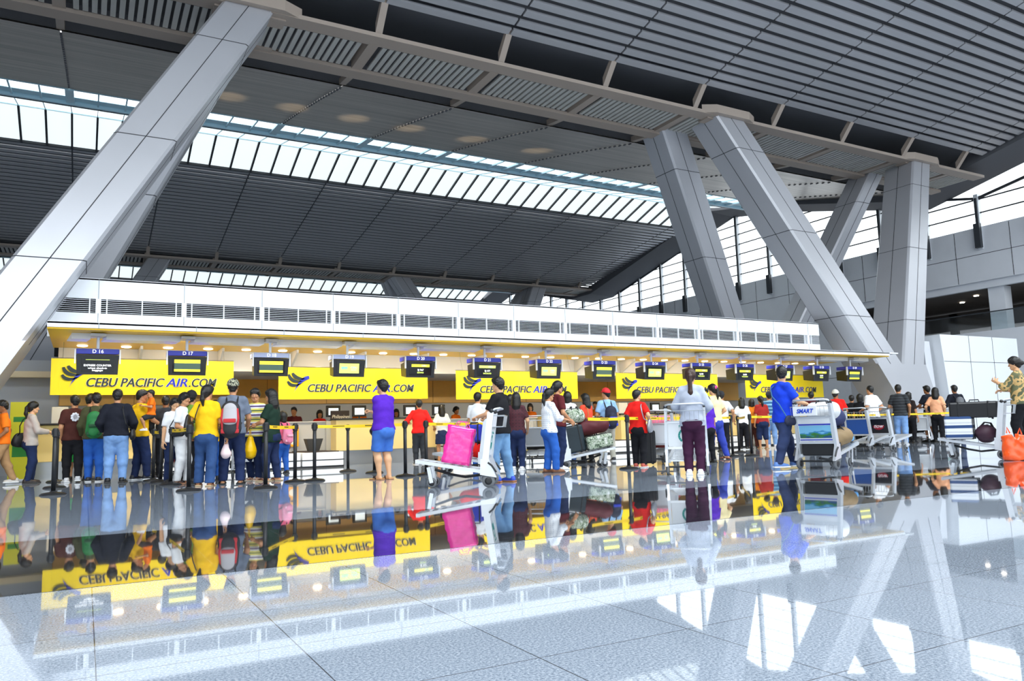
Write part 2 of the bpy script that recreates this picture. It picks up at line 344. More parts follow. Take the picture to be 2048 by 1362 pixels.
column('slanted column behind the big left one, its lower leg dark behind the counters', (-1.6, 24.3, (-2.9, -1.1), (-2.6, -.8), 0, 2.76, .8), [((-2.1, 24.3, 2.76), (2.6, 21.57, 12.1), 1.2), ((-2.6, 24.3, 2.76), (-7.8, 21.57, 12.1), 1.2)], 1.25)
for X0, lb in ((-2.1, 'distant slanted column tip at the left below the far slatted ceiling'), (25.3, 'distant V-shaped column whose tips show above the middle of the check-in fascia')):
    column(lb, (X0, 48.3, (X0-.9, X0+.9), (X0-1.3, X0+1.3), 0, 2.76, -.8), [((X0-1.3, 48.3, 2.76), (X0-6.5, 51.2, 12.15), 1.3), ((X0, 48.3, 2.76), (X0+5.2, 51.2, 12.15), 1.3)], 1.4)
    column(lb.replace('distant', 'farthest'), (X0, 55.3, (X0-.9, X0+.9), (X0-1.3, X0+1.3), 0, 2.76, .8), [((X0-1.3, 55.3, 2.76), (X0-6.5, 52.6, 12.1), 1.3), ((X0, 55.3, 2.76), (X0+5.2, 52.6, 12.1), 1.3)], 1.25)
# cream capitals where the legs meet the strip beams
g = MB()
for X, w1 in ((3.48, 1.3), (20.4, 1.3), (31.9, 1.3)):
    for (ya, yb, s) in ((19.72, 20.3, 1), (22.3, 21.8, -1)):
        g.box(X-w1*.7, X+w1*.7, min(ya+.2*s, yb+.1*s), max(ya+.2*s, yb+.1*s), 11.93, 12)
        yq, yr = min(ya-.2*s, ya+.05*s), max(ya-.2*s, ya+.05*s); g.hexa([(X-(.8 if s > 0 else w1), yq, 12.0), (X+(.8 if s > 0 else w1), yq, 12.0), (X+(w1 if s > 0 else .8), yr, 12.0), (X-(w1 if s > 0 else .8), yr, 12.0), (X-(.8 if s > 0 else w1), yq, 12.3), (X+(.8 if s > 0 else w1), yq, 12.3), (X+(w1 if s > 0 else .8), yr, 12.3), (X-(w1 if s > 0 else .8), yr, 12.3)])
struct(g.build('ceiling', m_beam))
# ------------------------------------------------------------------ gable wall at the right
def roofz(y):
    y = (y-21) % 31; return np.interp(y, [0, 2.3, 10.4, 15.2, 17.4, 22.1, 30.7, 31], [11.5, 12.04, 14.0, 14.9, 14.6, 13.4, 11.4, 11.5])
g = MB(); XW = 38.; op0, op1 = -14, 28.5
g.box(XW, XW+.3, -14, 84, 7.4, 10.06); g.box(XW+.15, XW+.4, -14, op1, 7.05, 7.4); g.box(XW, XW+.3, op1, 84, 0, 7.4); g.box(XW, XW+.3, -14, op1, 0, 4.95)
for z in (8.7,): g.box(XW-.008, XW+.01, -14, 84, z, z+.025, 1)
for k in range(30):
    y = -13+k*2.64+.9; g.box(XW-.008, XW+.01, y, y+.025, 7.42, 10, 1)
for z in (1.6, 3.3): g.box(XW-.008, XW+.01, -14, 84, z, z+.025, 1)
struct(g.build('wall_right', [m_wall, m_seam]))
# mezzanine behind the opening
g = MB(); g.box(XW+.3, 60, -14, 40, 4.7, 4.9); g.box(XW+.3, 60, -14, 40, 7.15, 7.4, 1); g.box(52, 52.2, -14, 19, 4.9, 7.1, 1); g.box(XW+.3, 60, 39.9, 40.1, 4.9, 7.2, 1)
for k in range(7):
    g.box(46, 46.15, 20+k*2.4, 20.5+k*2.4, 4.9, 7.1, 1)
g.box(46, 46.15, 20, 38, 6.05, 7.1, 1); g.box(46, 46.15, 20, 38, 4.9, 5.2, 1)
struct(g.build('wall_back', [m_wall, mat('mezzanine_brown_grey', '6b645f', .6)]))
for k, y in enumerate((20.3, 10.5, 0.7, 30.2)):
    c = MB(); c.box(XW+.35, XW+.95, y, y+.75, 4.9, 7.06); tag(c.build('square_pillar', m_wall), ['pale square pillar in the upper gallery at the far right', 'pale square gallery pillar beyond the right edge', 'pale gallery pillar far beyond the right edge', 'square gallery pillar behind the bright V-shaped column'][k], 'pillar')
g = empty('gallery_railing', 'clear glass railing with dark handrail along the upper gallery', 'railing', (XW+.1, 10, 4.95))
q = MB(); q.box(-.03, .03, -24, 18.4, .88, .93); q.build('handrail', m_frame, g)
def glass(name, tint, gloss=.12):
    m = bpy.data.materials.new(name); m.use_nodes = True; n = m.node_tree; n.nodes.remove(n.nodes['Principled BSDF'])
    t = n.nodes.new('ShaderNodeBsdfTransparent'); t.inputs[0].default_value = tint; s = n.nodes.new('ShaderNodeBsdfGlossy'); s.inputs['Roughness'].default_value = .03
    x = n.nodes.new('ShaderNodeMixShader'); x.inputs[0].default_value = gloss; n.links.new(t.outputs[0], x.inputs[1]); n.links.new(s.outputs[0], x.inputs[2]); n.links.new(x.outputs[0], n.nodes['Material Output'].inputs[0]); return m
m_glass = glass('clear_pane', (.93, .97, .98, 1), .1)
q = MB(); q.box(-.01, .01, -24, 18.4, 0, .88); q.build('glass_panel', m_glass, g)
for y, z in ((16.5, 21.2), (17.4, 21.9), (20.2, 22.3), (12, 19)):
    pass
m_lamp = mat('warm_lamp_disc', 'fff1d8', .4, emit=9, ecol='ffe3b8')
m_lampw = mat('lamp_disc_white', 'ffffff', .4, emit=7, ecol='fff3e2')
for (x, y) in ((41, 21.9), (40.6, 22.9), (42.2, 24.6), (41, 18.3)):
    c = MB(); c.lathe([(.12, 0), (.12, .02), (.10, .03)], (x, y, 7.11), 16); tag(c.build('downlight', m_lampw), 'small round downlight in the gallery ceiling at the far right', 'ceiling light', 'gallery downlights')
# clerestory glazing of the gable
root = struct(bpy.data.objects.new('window_3', None)); COL.objects.link(root)
g = MB(); f = MB(); t = MB(); ys = [20.95+2.635*k for k in range(-9, 24)]
for y in ys:
    zt = float(roofz(y)); g.box(XW-.12, XW+.12, y-.10, y+.10, 8.95, zt+.2)
    f.box(XW-.3, XW-.1, y-.14, y+.14, 9.0, 10.2); f.box(XW-.18, XW-.1, y-.05, y+.05, 10.2, zt)
for y, yn in zip(ys[:-1], ys[1:]):
    za, zb = float(roofz(y)), float(roofz(yn))
    z = 10.75
    while z < max(za, zb)-.1:
        a, c = y, yn
        if z > min(za, zb):
            tt = (z-za)/(zb-za); yy = y+(yn-y)*tt
            if za > zb: c = yy
            else: a = yy
        t.box(XW-.03, XW+.03, a, c, z-.03, z+.03); z += .68
    t.bar((XW, y, za), (XW, yn, zb), .1, .12)
    pass
g.build('post', mat('white_window_post', 'dfe3e8', .4), root); f.build('bracket', m_frame, root); t.build('glazing_bar', m_frame, root)
g = MB(); g.add([(XW+.05, -14, 10.06), (XW+.05, 84, 10.06), (XW+.05, 84, 16.5), (XW+.05, -14, 16.5)], [(0, 1, 2, 3)]); g.build('pane', m_glass, root)
# left, front and back enclosure (beyond the picture)
g = MB(); g.box(-32, -31.7, -14, 84, 0, 16); struct(g.build('wall_left', m_wall))
g = MB(); g.box(-32, 60, 83.7, 84, 0, 16.5); struct(g.build('wall_back', m_wall))
root = struct(bpy.data.objects.new('window_4', None)); COL.objects.link(root)
g = MB()
for k in range(24): g.box(-32+k*4-.1, -32+k*4+.1, -14.1, -13.9, 0, 17)
for z in (0, 3, 6, 9, 12, 15): g.box(-32, 60, -14.08, -13.92, z, z+.12)
g.build('mullion', m_frame, root); g = MB(); g.add([(-32, -14, 0), (60, -14, 0), (60, -14, 17), (-32, -14, 17)], [(0, 1, 2, 3)]); g.build('pane', m_glass, root)
g = MB(); g.box(-32, 60, -14, 1.4, 16.8, 17); g.box(-32, -22, 1, 84, 15.5, 15.7); struct(g.build('ceiling', m_slat))
# ================================================================== CHECK-IN ISLAND
m_yel = mat('yellow_banner_cloth', 'ffe400', .55); m_soffit = mat('glossy_yellow_soffit', 'f6c400', .35, .1)
m_cream = mat('cream_desk_laminate', 'fbe39c', .45); m_orange = mat('orange_beige_back_wall', 'e9b765', .55, noise=.04, nscale=1.5)
m_black = mat('black_plastic', '1d1e21', .4); m_grey = mat('light_grey_laminate', 'c9ccd0', .4); m_chrome = mat('brushed_steel', 'a9adb2', .28, .85)
m_ink = mat('banner_dark_ink', '1f2f33', .6); m_blue = mat('royal_blue_ink', '1c2fb8', .5); m_outl = mat('banner_white_ink', 'fffdf0', .6)
CX0, CX1 = -.66, 23.1
can = empty('check_in_canopy', 'long white check-in canopy roof with louvred fascia and yellow soffit', 'canopy', (0, 16, 2.9))
def cb(): return MB()
g = cb(); g.box(CX0, CX1, 0, .03, 0, .10); g.box(CX0, CX1+.45, 0, 2.6, .07, .11); g.build('front_lip', m_white, can)
g = cb(); g.box(CX0, CX1, .03, 3.25, -.03, .0); g.build('soffit', m_soffit, can)
# fascia box: white panels above and below a louvre band, joints every 1.68 m
fx0, fx1 = -.75, 22.6; FY = 2.3
g = cb(); g.box(fx0, fx1, FY, FY+.06, .66, .91); g.box(fx0, fx1, FY, FY+.06, .93, 1.36); g.box(fx0, fx1, FY, FY+.06, .1, .64)
g.v = []; g.f = []; g.m = []; g.n = 0
g.box(fx0, fx1, FY, FY+.08, .1, .62); g.box(fx0, fx1, FY, FY+.08, .93, 1.36); g.box(fx0, fx1, FY, FY+4.2, 1.33, 1.37)
xs = [.16+1.682*k for k in range(-1, 14)]
for x in xs:
    if fx0 < x < fx1: g.box(x-.05, x+.05, FY-.01, FY+.08, .62, .93)
for x in xs:
    if fx0 < x < fx1: g.box(x-.006, x+.006, FY-.006, FY+.02, .1, 1.36, 1); g.box(x-.006, x+.006, -.004, .02, 0, .1, 1)
g.build('fascia_panel', [m_white, mat('thin_grey_joint', '9aa0a8', .6)], can)
g = cb()
for k in range(7): z = .645+.042*k; g.hexa([(fx0, FY+.02, z), (fx1, FY+.02, z), (fx1, FY+.04, z+.003), (fx0, FY+.04, z+.003), (fx0, FY+.02, z+.009), (fx1, FY+.02, z+.009), (fx1, FY+.04, z+.012), (fx0, FY+.04, z+.012)])
for x in xs:
    for d in (.16, .84, 1.52):
        if fx0 < x+d < fx1: g.box(x+d-.012, x+d+.012, FY, FY+.05, .62, .93)
g.build('louvre', m_white, can)
g = cb(); g.box(fx0, fx1, FY+.5, FY+.54, .6, .95); g.box(fx0, fx1, FY+.08, FY+.54, .93, .95); g.box(fx0, fx1, FY+.08, FY+.54, .6, .62); g.box(fx0, fx1, FY+4.2, FY+4.3, .1, 1.37); g.build('louvre_backing', mat('louvre_cavity_black', '1e1f21', .9), can)
# hanging white light troughs, drop panel, brackets
SX = [.16+1.682*k for k in range(14)]
SX = [.165, 1.74, 3.37, 5.04, 6.72, 8.45, 10.2, 11.9, 13.6, 15.28, 16.98, 18.66, 20.3, 21.88]
g = cb()
ed = [CX0+.25]+SX+[CX1-.2]
for a, c in zip(ed[:-1], ed[1:]):
    if c-a > .4: g = cb(); g.hexa([(a+.13, .56, -.03), (a+.13, .56, -.14), (a+.05, .76, -.17), (a+.05, .76, -.15), (c-.13, .56, -.03), (c-.13, .56, -.14), (c-.2, .76, -.17), (c-.2, .76, -.15)]); g.build('light_trough', m_white, can)
g = cb(); g.box(CX0+.1, CX1, 3.2, 3.26, -.5, -.03); g.box(CX0+.1, CX1, 3.26, 5.8, -.5, -.45)
for k in range(-1, 14):
    x = 1.0+1.682*k
    if CX0 < x < CX1-.3: g.hexa([(x, 2.45, -.1), (x+.05, 2.45, -.1), (x+.05, 3.2, -.45), (x, 3.2, -.45), (x, 2.45, -.03), (x+.05, 2.45, -.03), (x+.05, 3.2, -.03), (x, 3.2, -.03)])
g.build('drop_panel', m_grey, can)
k = 0
for x in np.arange(CX0+.55, CX1-.2, .84):
    c = MB(); c.lathe([(.10, 0), (.10, -.012), (.085, -.02)], (x, 18.7, 2.87), 20)
    tag(c.build('downlight', m_lamp), 'round glowing downlight recessed in the yellow canopy soffit', 'ceiling light', 'canopy downlights')
    if k % 2 == 0 and x < 21:
        l = bpy.data.lights.new('downlight_beam', 'SPOT'); l.energy = 60; l.color = (1, .86, .62); l.spot_size = 2.3; l.spot_blend = .8; l.shadow_soft_size = .09
        o = bpy.data.objects.new('downlight_beam', l); o.location = (x, 18.6, 2.83); COL.objects.link(o)
    k += 1
for x0_, x1_ in zip(ed[:-1], ed[1:]):                                     # fluorescent tubes in the hanging troughs
    if x1_-x0_ > .4 and x1_ < 21:
        l = bpy.data.lights.new('trough_tube', 'AREA'); l.shape = 'RECTANGLE'; l.size = x1_-x0_-.3; l.size_y = .05; l.energy = 8*(x1_-x0_); l.color = (1, .95, .84)
        o = bpy.data.objects.new('trough_tube', l); o.location = ((x0_+x1_)/2, 16.84, 2.74-.06); o.rotation_euler = (math.radians(35), 0, 0); COL.objects.link(o)
# back wall of the island, lit cream lintel
g = MB(); g.box(-2.2, 24, 22.6, 22.75, 0, 2.9, 1); g.box(-.6, 22.8, 22.52, 22.6, 1.75, 2.45)
for k in range(14): x = -.6+1.7*k; g.box(x-.008, x+.008, 22.51, 22.6, 1.75, 2.45, 2)
g.box(-2.2, 23, 22.3, 22.6, 2.45, 2.6, 3)
struct(g.build('wall_back', [m_orange, mat('grey_back_wall', 'b9bcc0', .5), mat('wood_joint', 'b98a45', .6), mat('cream_lintel', 'ffe9bd', .5)]))
# ------------------------------------------------------------------ desks
def desk(x0, x1, label, y=19.3):
    r = empty('check_in_desk', label, 'check-in desk', ((x0+x1)/2, y, 0), 0); h = (x1-x0)/2
    g = MB(); g.rbox(-h, h, 0, .08, .36, 1.14, .01); g.rbox(-h, -h+.08, .08, .75, .36, 1.14, .01); g.rbox(h-.08, h, .08, .75, .36, 1.14, .01); g.build('front_panel', m_cream, r)
    g = MB(); g.box(-h+.04, h-.04, .04, .7, 0, .36); g.build('plinth', m_chrome, r)
    g = MB(); g.rbox(-h-.05, h+.05, -.08, .38, 1.14, 1.175, .008); g.build('counter_top', m_black, r)
    g = MB(); g.rbox(-h+.1, h-.1, .4, .8, .74, .78, .008); g.build('work_surface', m_grey, r)
    return r
DK = [(-1.1, 1.35, 'cream check-in desk at the left end, under the D 16 sign'), (5.56, 8.3, 'cream check-in desk behind the woman in purple'), (11.9, 13.1, 'cream check-in desk behind the cart piled with camouflage bags'),
      (14.5, 15.85, 'cream check-in desk in front of the man with the red cap'), (16.25, 17.5, 'cream check-in desk right of the woman in grey hoodie'), (18.9, 20.3, 'cream check-in desk behind the girl in white and red'), (21.3, 22.6, 'cream check-in desk at the right end of the canopy')]
for a in DK: desk(*a)
GAPS = [(1.35, 5.56), (8.3, 11.9), (13.1, 14.5), (17.5, 18.9), (20.3, 21.3)]
for i, (a, c) in enumerate(GAPS):
    lb = ['left of the woman in purple', 'behind the pink bag cart', 'left of the man with the red cap', 'behind the girl in white and red', 'near the right end of the canopy'][i]
    r = empty('baggage_conveyor', 'low white weighing conveyor between desks, '+lb, 'conveyor', ((a+c)/2, 18.4, 0)); h = (c-a)/2-.06
    n = max(1, round(2*h/1.1)); w_ = 2*h/n
    g = MB()
    for k in range(n): g.rbox(-h+k*w_+.02, -h+(k+1)*w_-.02, 0, 2.2, .04, .36, .012)
    g.build('housing', m_white, r)
    g = MB()
    for k in range(n): g.box(-h+k*w_+.12, -h+(k+1)*w_-.12, .03, 2.1, .36, .385)
    g.build('belt', mat('brown_conveyor_belt', '3a2d28', .6), r)
    g = MB(); g.box(-h, h, -.01, .02, .17, .19); g.box(-h, h, .02, 2.1, 0, .04)
    g.build('edge_strip', m_black, r)
    g = MB(); g.box(-h, h, 1.5, 1.56, .36, 1.1)
    g.box(-h, h, 1.45, 1.6, 1.1, 1.13)
    for k in range(n+1): g.box(-h+k*w_-.008, -h+k*w_+.008, 1.49, 1.5, .4, 1.1, 1)
    g.build('screen_panel', [m_grey, mat('thin_grey_joint', '9aa0a8')], r)
# desk monitors seen over the counters
def monitor(x, y, z, label, scr=0):
    r = empty('desk_monitor', label, 'monitor', (x, y, z), 0, 'monitors on the check-in counters')
    g = MB(); g.rbox(-.19, .19, -.02, .04, .10, .40, .012); g.build('casing', m_black, r)
    g = MB(); g.box(-.13, .13, -.026, -.02, .15, .33); g.build('screen', mat('desk_screen_glow', 'cfdde6', .2, emit=.7), r)
    g = MB(); g.box(-.02, .02, 0, .03, 0, .12); g.rbox(-.1, .1, -.06, .1, 0, .015, .005); g.build('stand', m_black, r)
    return r
for x, lb in ((655, 'desk monitor beside the green pitched sign'), (706, 'desk monitor left of the orange-shirted clerk'), (806, 'desk monitor between the woman in purple and the man in red'), (862, 'desk monitor right of the man in red'), (935, 'desk monitor behind the pink bag cart'), (1290, 'desk monitor behind the woman in red'), (1350, 'desk monitor left of the woman in grey hoodie')):
    p = onY(x, 835, 20.45); monitor(p[0], 20.45, .78+.33, lb).location.z = 1.135 if False else .79
for o in [o for o in bpy.data.objects if o.name.startswith('desk_monitor')]:
    o.location.y = 20.0-.1; o.location.z = 1.13
    c = MB(); c.rbox(-.22, .22, -.12, .2, -1.13, 0, .01); c.build('pedestal', m_grey, o)
# ------------------------------------------------------------------ banners
def swoosh(parent, x, z, s, yy):
    """airline bird mark: four dark feathers sweeping into a blue tail, as curved tapering blades"""
    def blade(P0, P1, P2, w0, w1, mt, nm):
        n = 12; V = []
        for i in range(n+1):
            t = i/n; p = np.array(P0)*(1-t)**2+2*np.array(P1)*t*(1-t)+np.array(P2)*t*t
            d = 2*(np.array(P1)-P0)*(1-t)+2*(np.array(P2)-P1)*t; d = d/np.linalg.norm(d); nn = np.array((-d[1], d[0])); w_ = (w0*(1-t)+w1*t)*math.sin(math.pi*min(1, .12+t*.95))**.6
            for q in (p-nn*w_/2, p+nn*w_/2): V += [(x+q[0]*s, yy, z+q[1]*s), (x+q[0]*s, yy-.004, z+q[1]*s)]
        Fc = []
        for i in range(n): k = 4*i; Fc += [(k, k+2, k+6, k+4), (k+1, k+5, k+7, k+3), (k, k+4, k+5, k+1), (k+2, k+3, k+7, k+6)]
        return MB().add(V, Fc)
    g = blade((0, .48), (.12, .18), (.62, .24), .17, .13, 0, 0); h = blade((-.16, .42), (-.08, .02), (.52, .14), .16, .12, 0, 0); k = blade((-.2, .12), (-.05, -.2), (.45, .06), .15, .1, 0, 0)
    for q in (h, k): g.v += q.v; g.f += [tuple(i+g.n for i in f) for f in q.f]; g.m += q.m; g.n += q.n
    g.build('bird_feathers', m_ink, parent)
    blade((.72, .3), (.3, .22), (.06, -.38), .22, .03, 0, 0).build('bird_tail', m_blue, parent)
BN = [((101, 467), 'yellow airline banner at the left end, partly behind the D 16 sign'), ((557, 855), 'yellow airline banner behind the woman in purple'), ((912, 1155), 'yellow airline banner behind the man in black t-shirt'), ((1232, 1435), 'yellow airline banner above the woman in red'), ((1490, 1645), 'yellow airline banner at the right end of the canopy')]
for (xa, xb), lb in BN:
    YB = 17.95; a = onY(xa, 760, YB)[0]; c = onY(xb, 760, YB)[0]; zt = onY((xa+xb)/2, {101: 716, 557: 733, 912: 740, 1232: 745, 1490: 748}[xa], YB)[2]+.02; zb = zt-.74
    r = empty('yellow_banner', lb, 'banner', ((a+c)/2, YB, zb)); h = (c-a)/2
    if True:
        g = MB(); V = []; n = 24
        for i in range(n+1):
            x = -h+2*h*i/n; d = .012*math.sin(i*1.3+a); V += [(x, d, 0), (x, d*.3, zt-zb), (x, d+.006, 0), (x, d*.3+.006, zt-zb)]
        Fc = []
        for i in range(n): k = 4*i; Fc += [(k, k+4, k+5, k+1), (k+2, k+3, k+7, k+6), (k, k+2, k+6, k+4), (k+1, k+5, k+7, k+3)]
        g.add(V, Fc); g.build('cloth', m_yel, r)
    g = MB(); g.tube([(-h, .02, zt-zb+.01), (h, .02, zt-zb+.01)], .012, 8)
    for x in (-h+.2, h-.2): g.tube([(x, .02, zt-zb), (x, .2, 2.88-zb)], .004, 6)
    g.build('hanging_rail', m_chrome, r)
    L = 2*h; w1 = L*.44; x0 = -h+L*.175
    for (t, wd, xc, mt, nm) in (('CEBU PACIFIC', .415*L, -h+L*.38, m_ink, 'dark_lettering'), ('AIR', .12*L, -h+L*.665, m_blue, 'blue_lettering'), ('.COM', .16*L, -h+L*.81, m_ink, 'web_lettering')):
        text_obj('white_outline', t, .26, m_outl, r, Matrix.Translation((xc, -.018, .25))@RX90, .25, .001, width=wd+.012, bold=.004, fat=.014)
        text_obj(nm, t, .26, mt, r, Matrix.Translation((xc, -.024, .25))@RX90, .25, .001, width=wd, fat=.013)
    swoosh(r, -h+L*.085, .35, L*.145, -.018)
# ------------------------------------------------------------------ counter signs D 16 ... D 29
m_sblue = mat('sign_blue', '2a34b0', .35); m_spale = mat('sign_pale_blue', 'b9c4ea', .35); m_txt = mat('sign_white_text', 'f4f4f4', .5, emit=.35)
m_sy = mat('screen_yellow', 'f7ea3c', .3, emit=.75); m_sg = mat('screen_green_grey', '4a5f52', .3, emit=.25); m_sc = mat('screen_pale_green', 'd8ec6a', .3, emit=.7); m_sb = mat('screen_text_blue', '4aa6d8', .3, emit=.5); m_swt = mat('screen_text_white', 'f2f2f2', .3, emit=.8)
m_sdark = mat('dark_screen_glass', '16181b', .12)
MODE = ['express', 'bars', 'bars', 'ad', 'flight', 'flight2', 'ad', 'bars', 'ad', 'flight', 'flight', 'ad', 'flight', 'bars']
for i, x in enumerate(SX):
    md = MODE[i]; num = 'D %d' % (16+i)
    r = empty('counter_sign', 'hanging counter screen numbered %s, %s' % (num, 'left end of the canopy' if i == 0 else 'right end of the canopy' if i == 13 else ['', 'above the man carrying the child', 'pale header, left of the striped polo woman', 'pale header, above the green pitched sign', 'right of the woman in purple', 'left of the young man in black', 'above the tall woman in maroon', 'above the man with the red cap', 'above the person in bright red', 'behind the woman in light grey hoodie', 'above the girl in white and red', 'behind the man in vivid blue', 'right of the man in vivid blue'][i]), 'sign', (x, 16.5, 2.08))
    g = MB(); g.hexa([(-.345, 0, 0), (.345, 0, 0), (.30, .42, .06), (-.30, .42, .06), (-.36, -.05, .37), (.36, -.05, .37), (.31, .42, .34), (-.31, .42, .34)]); g.build('casing', m_black, r)
    g = MB(); g.rbox(-.36, .36, -.06, .36, .385, .485, .01); g.build('number_board', m_spale if i in (2, 3) else m_sblue, r)
    text_obj('number', num, .095, m_txt, r, Matrix.Translation((0, -.064, .433))@RX90, 0, .001, bold=.002)
    g = MB(); g.tube([(0, .1, .48), (0, .1, .83)], .028, 12); g.build('post', m_white, r)
    g = MB(); g.box(-.13, .13, -.15, .25, .72, .77); g.build('ceiling_bracket', m_grey, r)
    for s in (-1, 1): g = MB(); g.rbox(s*.375-.012, s*.375+.012, -.08, -.02, .2, .47, .006); g.build('side_bracket', m_white, r)
    tl = Matrix.Translation
    g = MB(); g.hexa([(-.27, -.008, .05), (.27, -.008, .05), (.27, .0, .05), (-.27, .0, .05), (-.28, -.05, .33), (.28, -.05, .33), (.28, -.04, .33), (-.28, -.04, .33)]); sc = g.build('screen', m_sdark, r)
    yf = lambda z: -.012-.042*(z-.05)/.28
    def band(z0, z1, x0, x1, mt, nm='screen_image'):
        g = MB(); g.hexa([(x0, yf(z0)-.003, z0), (x1, yf(z0)-.003, z0), (x1, yf(z0), z0), (x0, yf(z0), z0), (x0, yf(z1)-.003, z1), (x1, yf(z1)-.003, z1), (x1, yf(z1), z1), (x0, yf(z1), z1)]); g.build(nm, mt, sc)
    def tx(t, z, s, mt, wd=None): text_obj('screen_text', t, s, mt, sc, tl((0, yf(z)-.006, z))@RX90, 0, .001, width=wd, bold=.001)
    if md == 'express':
        band(.275, .282, -.2, .2, m_sc); tx('EXPRESS COUNTER', .17, .05, m_swt, .46); tx('w/out check-in', .12, .045, m_swt, .32); tx('baggage', .08, .045, m_swt, .18)
    elif md == 'bars': band(.24, .31, -.24, .24, m_sy); band(.12, .24, -.24, .24, m_sg); band(.075, .12, -.24, .24, m_sy)
    elif md == 'ad':
        band(.08, .29, -.22, .22, m_sc); band(.16, .22, -.18, -.04, m_sb); text_obj('screen_text', 'CEBU', .06, m_sb, sc, tl((.1, yf(.2)-.008, .2))@RX90, 0, .001); text_obj('screen_text', 'PACIFIC', .035, m_sb, sc, tl((.1, yf(.15)-.008, .15))@RX90, 0, .001)
    else:
        band(.24, .30, -.22, .22, m_sy if md == 'flight' else m_sc); text_obj('screen_text', 'CEBU', .05, m_sb, sc, tl((.08, yf(.27)-.008, .27))@RX90, 0, .001)
        tx({20: '5J 967', 21: '5J 477', 25: '5J 883', 26: '5J 883', 28: '5J 801'}[16+i], .17, .06, m_swt); tx({20: 'DAVAO', 21: 'BACOLOD', 25: 'TACLOBAN', 26: 'TACLOBAN', 28: 'KALIBO'}[16+i], .11, .045, m_sc)
# white clad kiosk block at the right
b0 = empty('white_panel_kiosk', 'tall white panelled box wall standing right of the V-shaped column', 'kiosk', (30.8, 17.5, 0))
g = MB(); g.hexa([(-2.0, 0, 0), (2.8, 0, 0), (2.8, 4, 0), (-1.5, 4, 0), (-2.45, 0, 3.93), (2.8, 0, 3.93), (2.8, 4, 3.93), (-2.1, 4, 3.93)]); g.build('cladding', m_white, b0)
g = MB()
for z in (1.28, 2.9): g.box(-2.3, 2.81, -.008, 0, z, z+.015)
for x in (-.6, 1.0): g.box(x, x+.015, -.008, 0, 0, 3.93)
g.hexa([(-2.62, .4, 0), (-2.2, .4, 0), (-1.7, 3.8, 0), (-2.6, 3.8, 0), (-2.9, .4, 3.7), (-2.5, .4, 3.7), (-2.1, 3.8, 3.7), (-2.9, 3.8, 3.7)], 1)
g.build('joint', [m_seam, m_wall], b0)

# warm uplights standing on top of the check-in roof wash the metal sweep
for px, py in ((460, 205), (585, 222), (708, 240), (820, 262), (945, 280), (1075, 297)):
    t = onY(px, py, 28.5); l = bpy.data.lights.new('added_glint_spot', 'SPOT'); l.energy = 9000; l.color = (1, .78, .48); l.spot_size = math.radians(7); l.spot_blend = .9; l.shadow_soft_size = .12
    o = bpy.data.objects.new('added_glint_spot', l); o.location = (t[0], 21.2, 4.35); COL.objects.link(o); o.rotation_euler = (Vector((t[0], 28.5, 13.2))-o.location).to_track_quat('-Z', 'Y').to_euler()
    c = MB(); c.lathe([(.09, 0), (.12, .12), (.13, .16)], (t[0], 21.15, 4.27-.06), 16); tag(c.build('added_uplight', m_black), 'black floodlight standing on top of the check-in roof', 'floodlight', 'floodlights on the check-in roof')
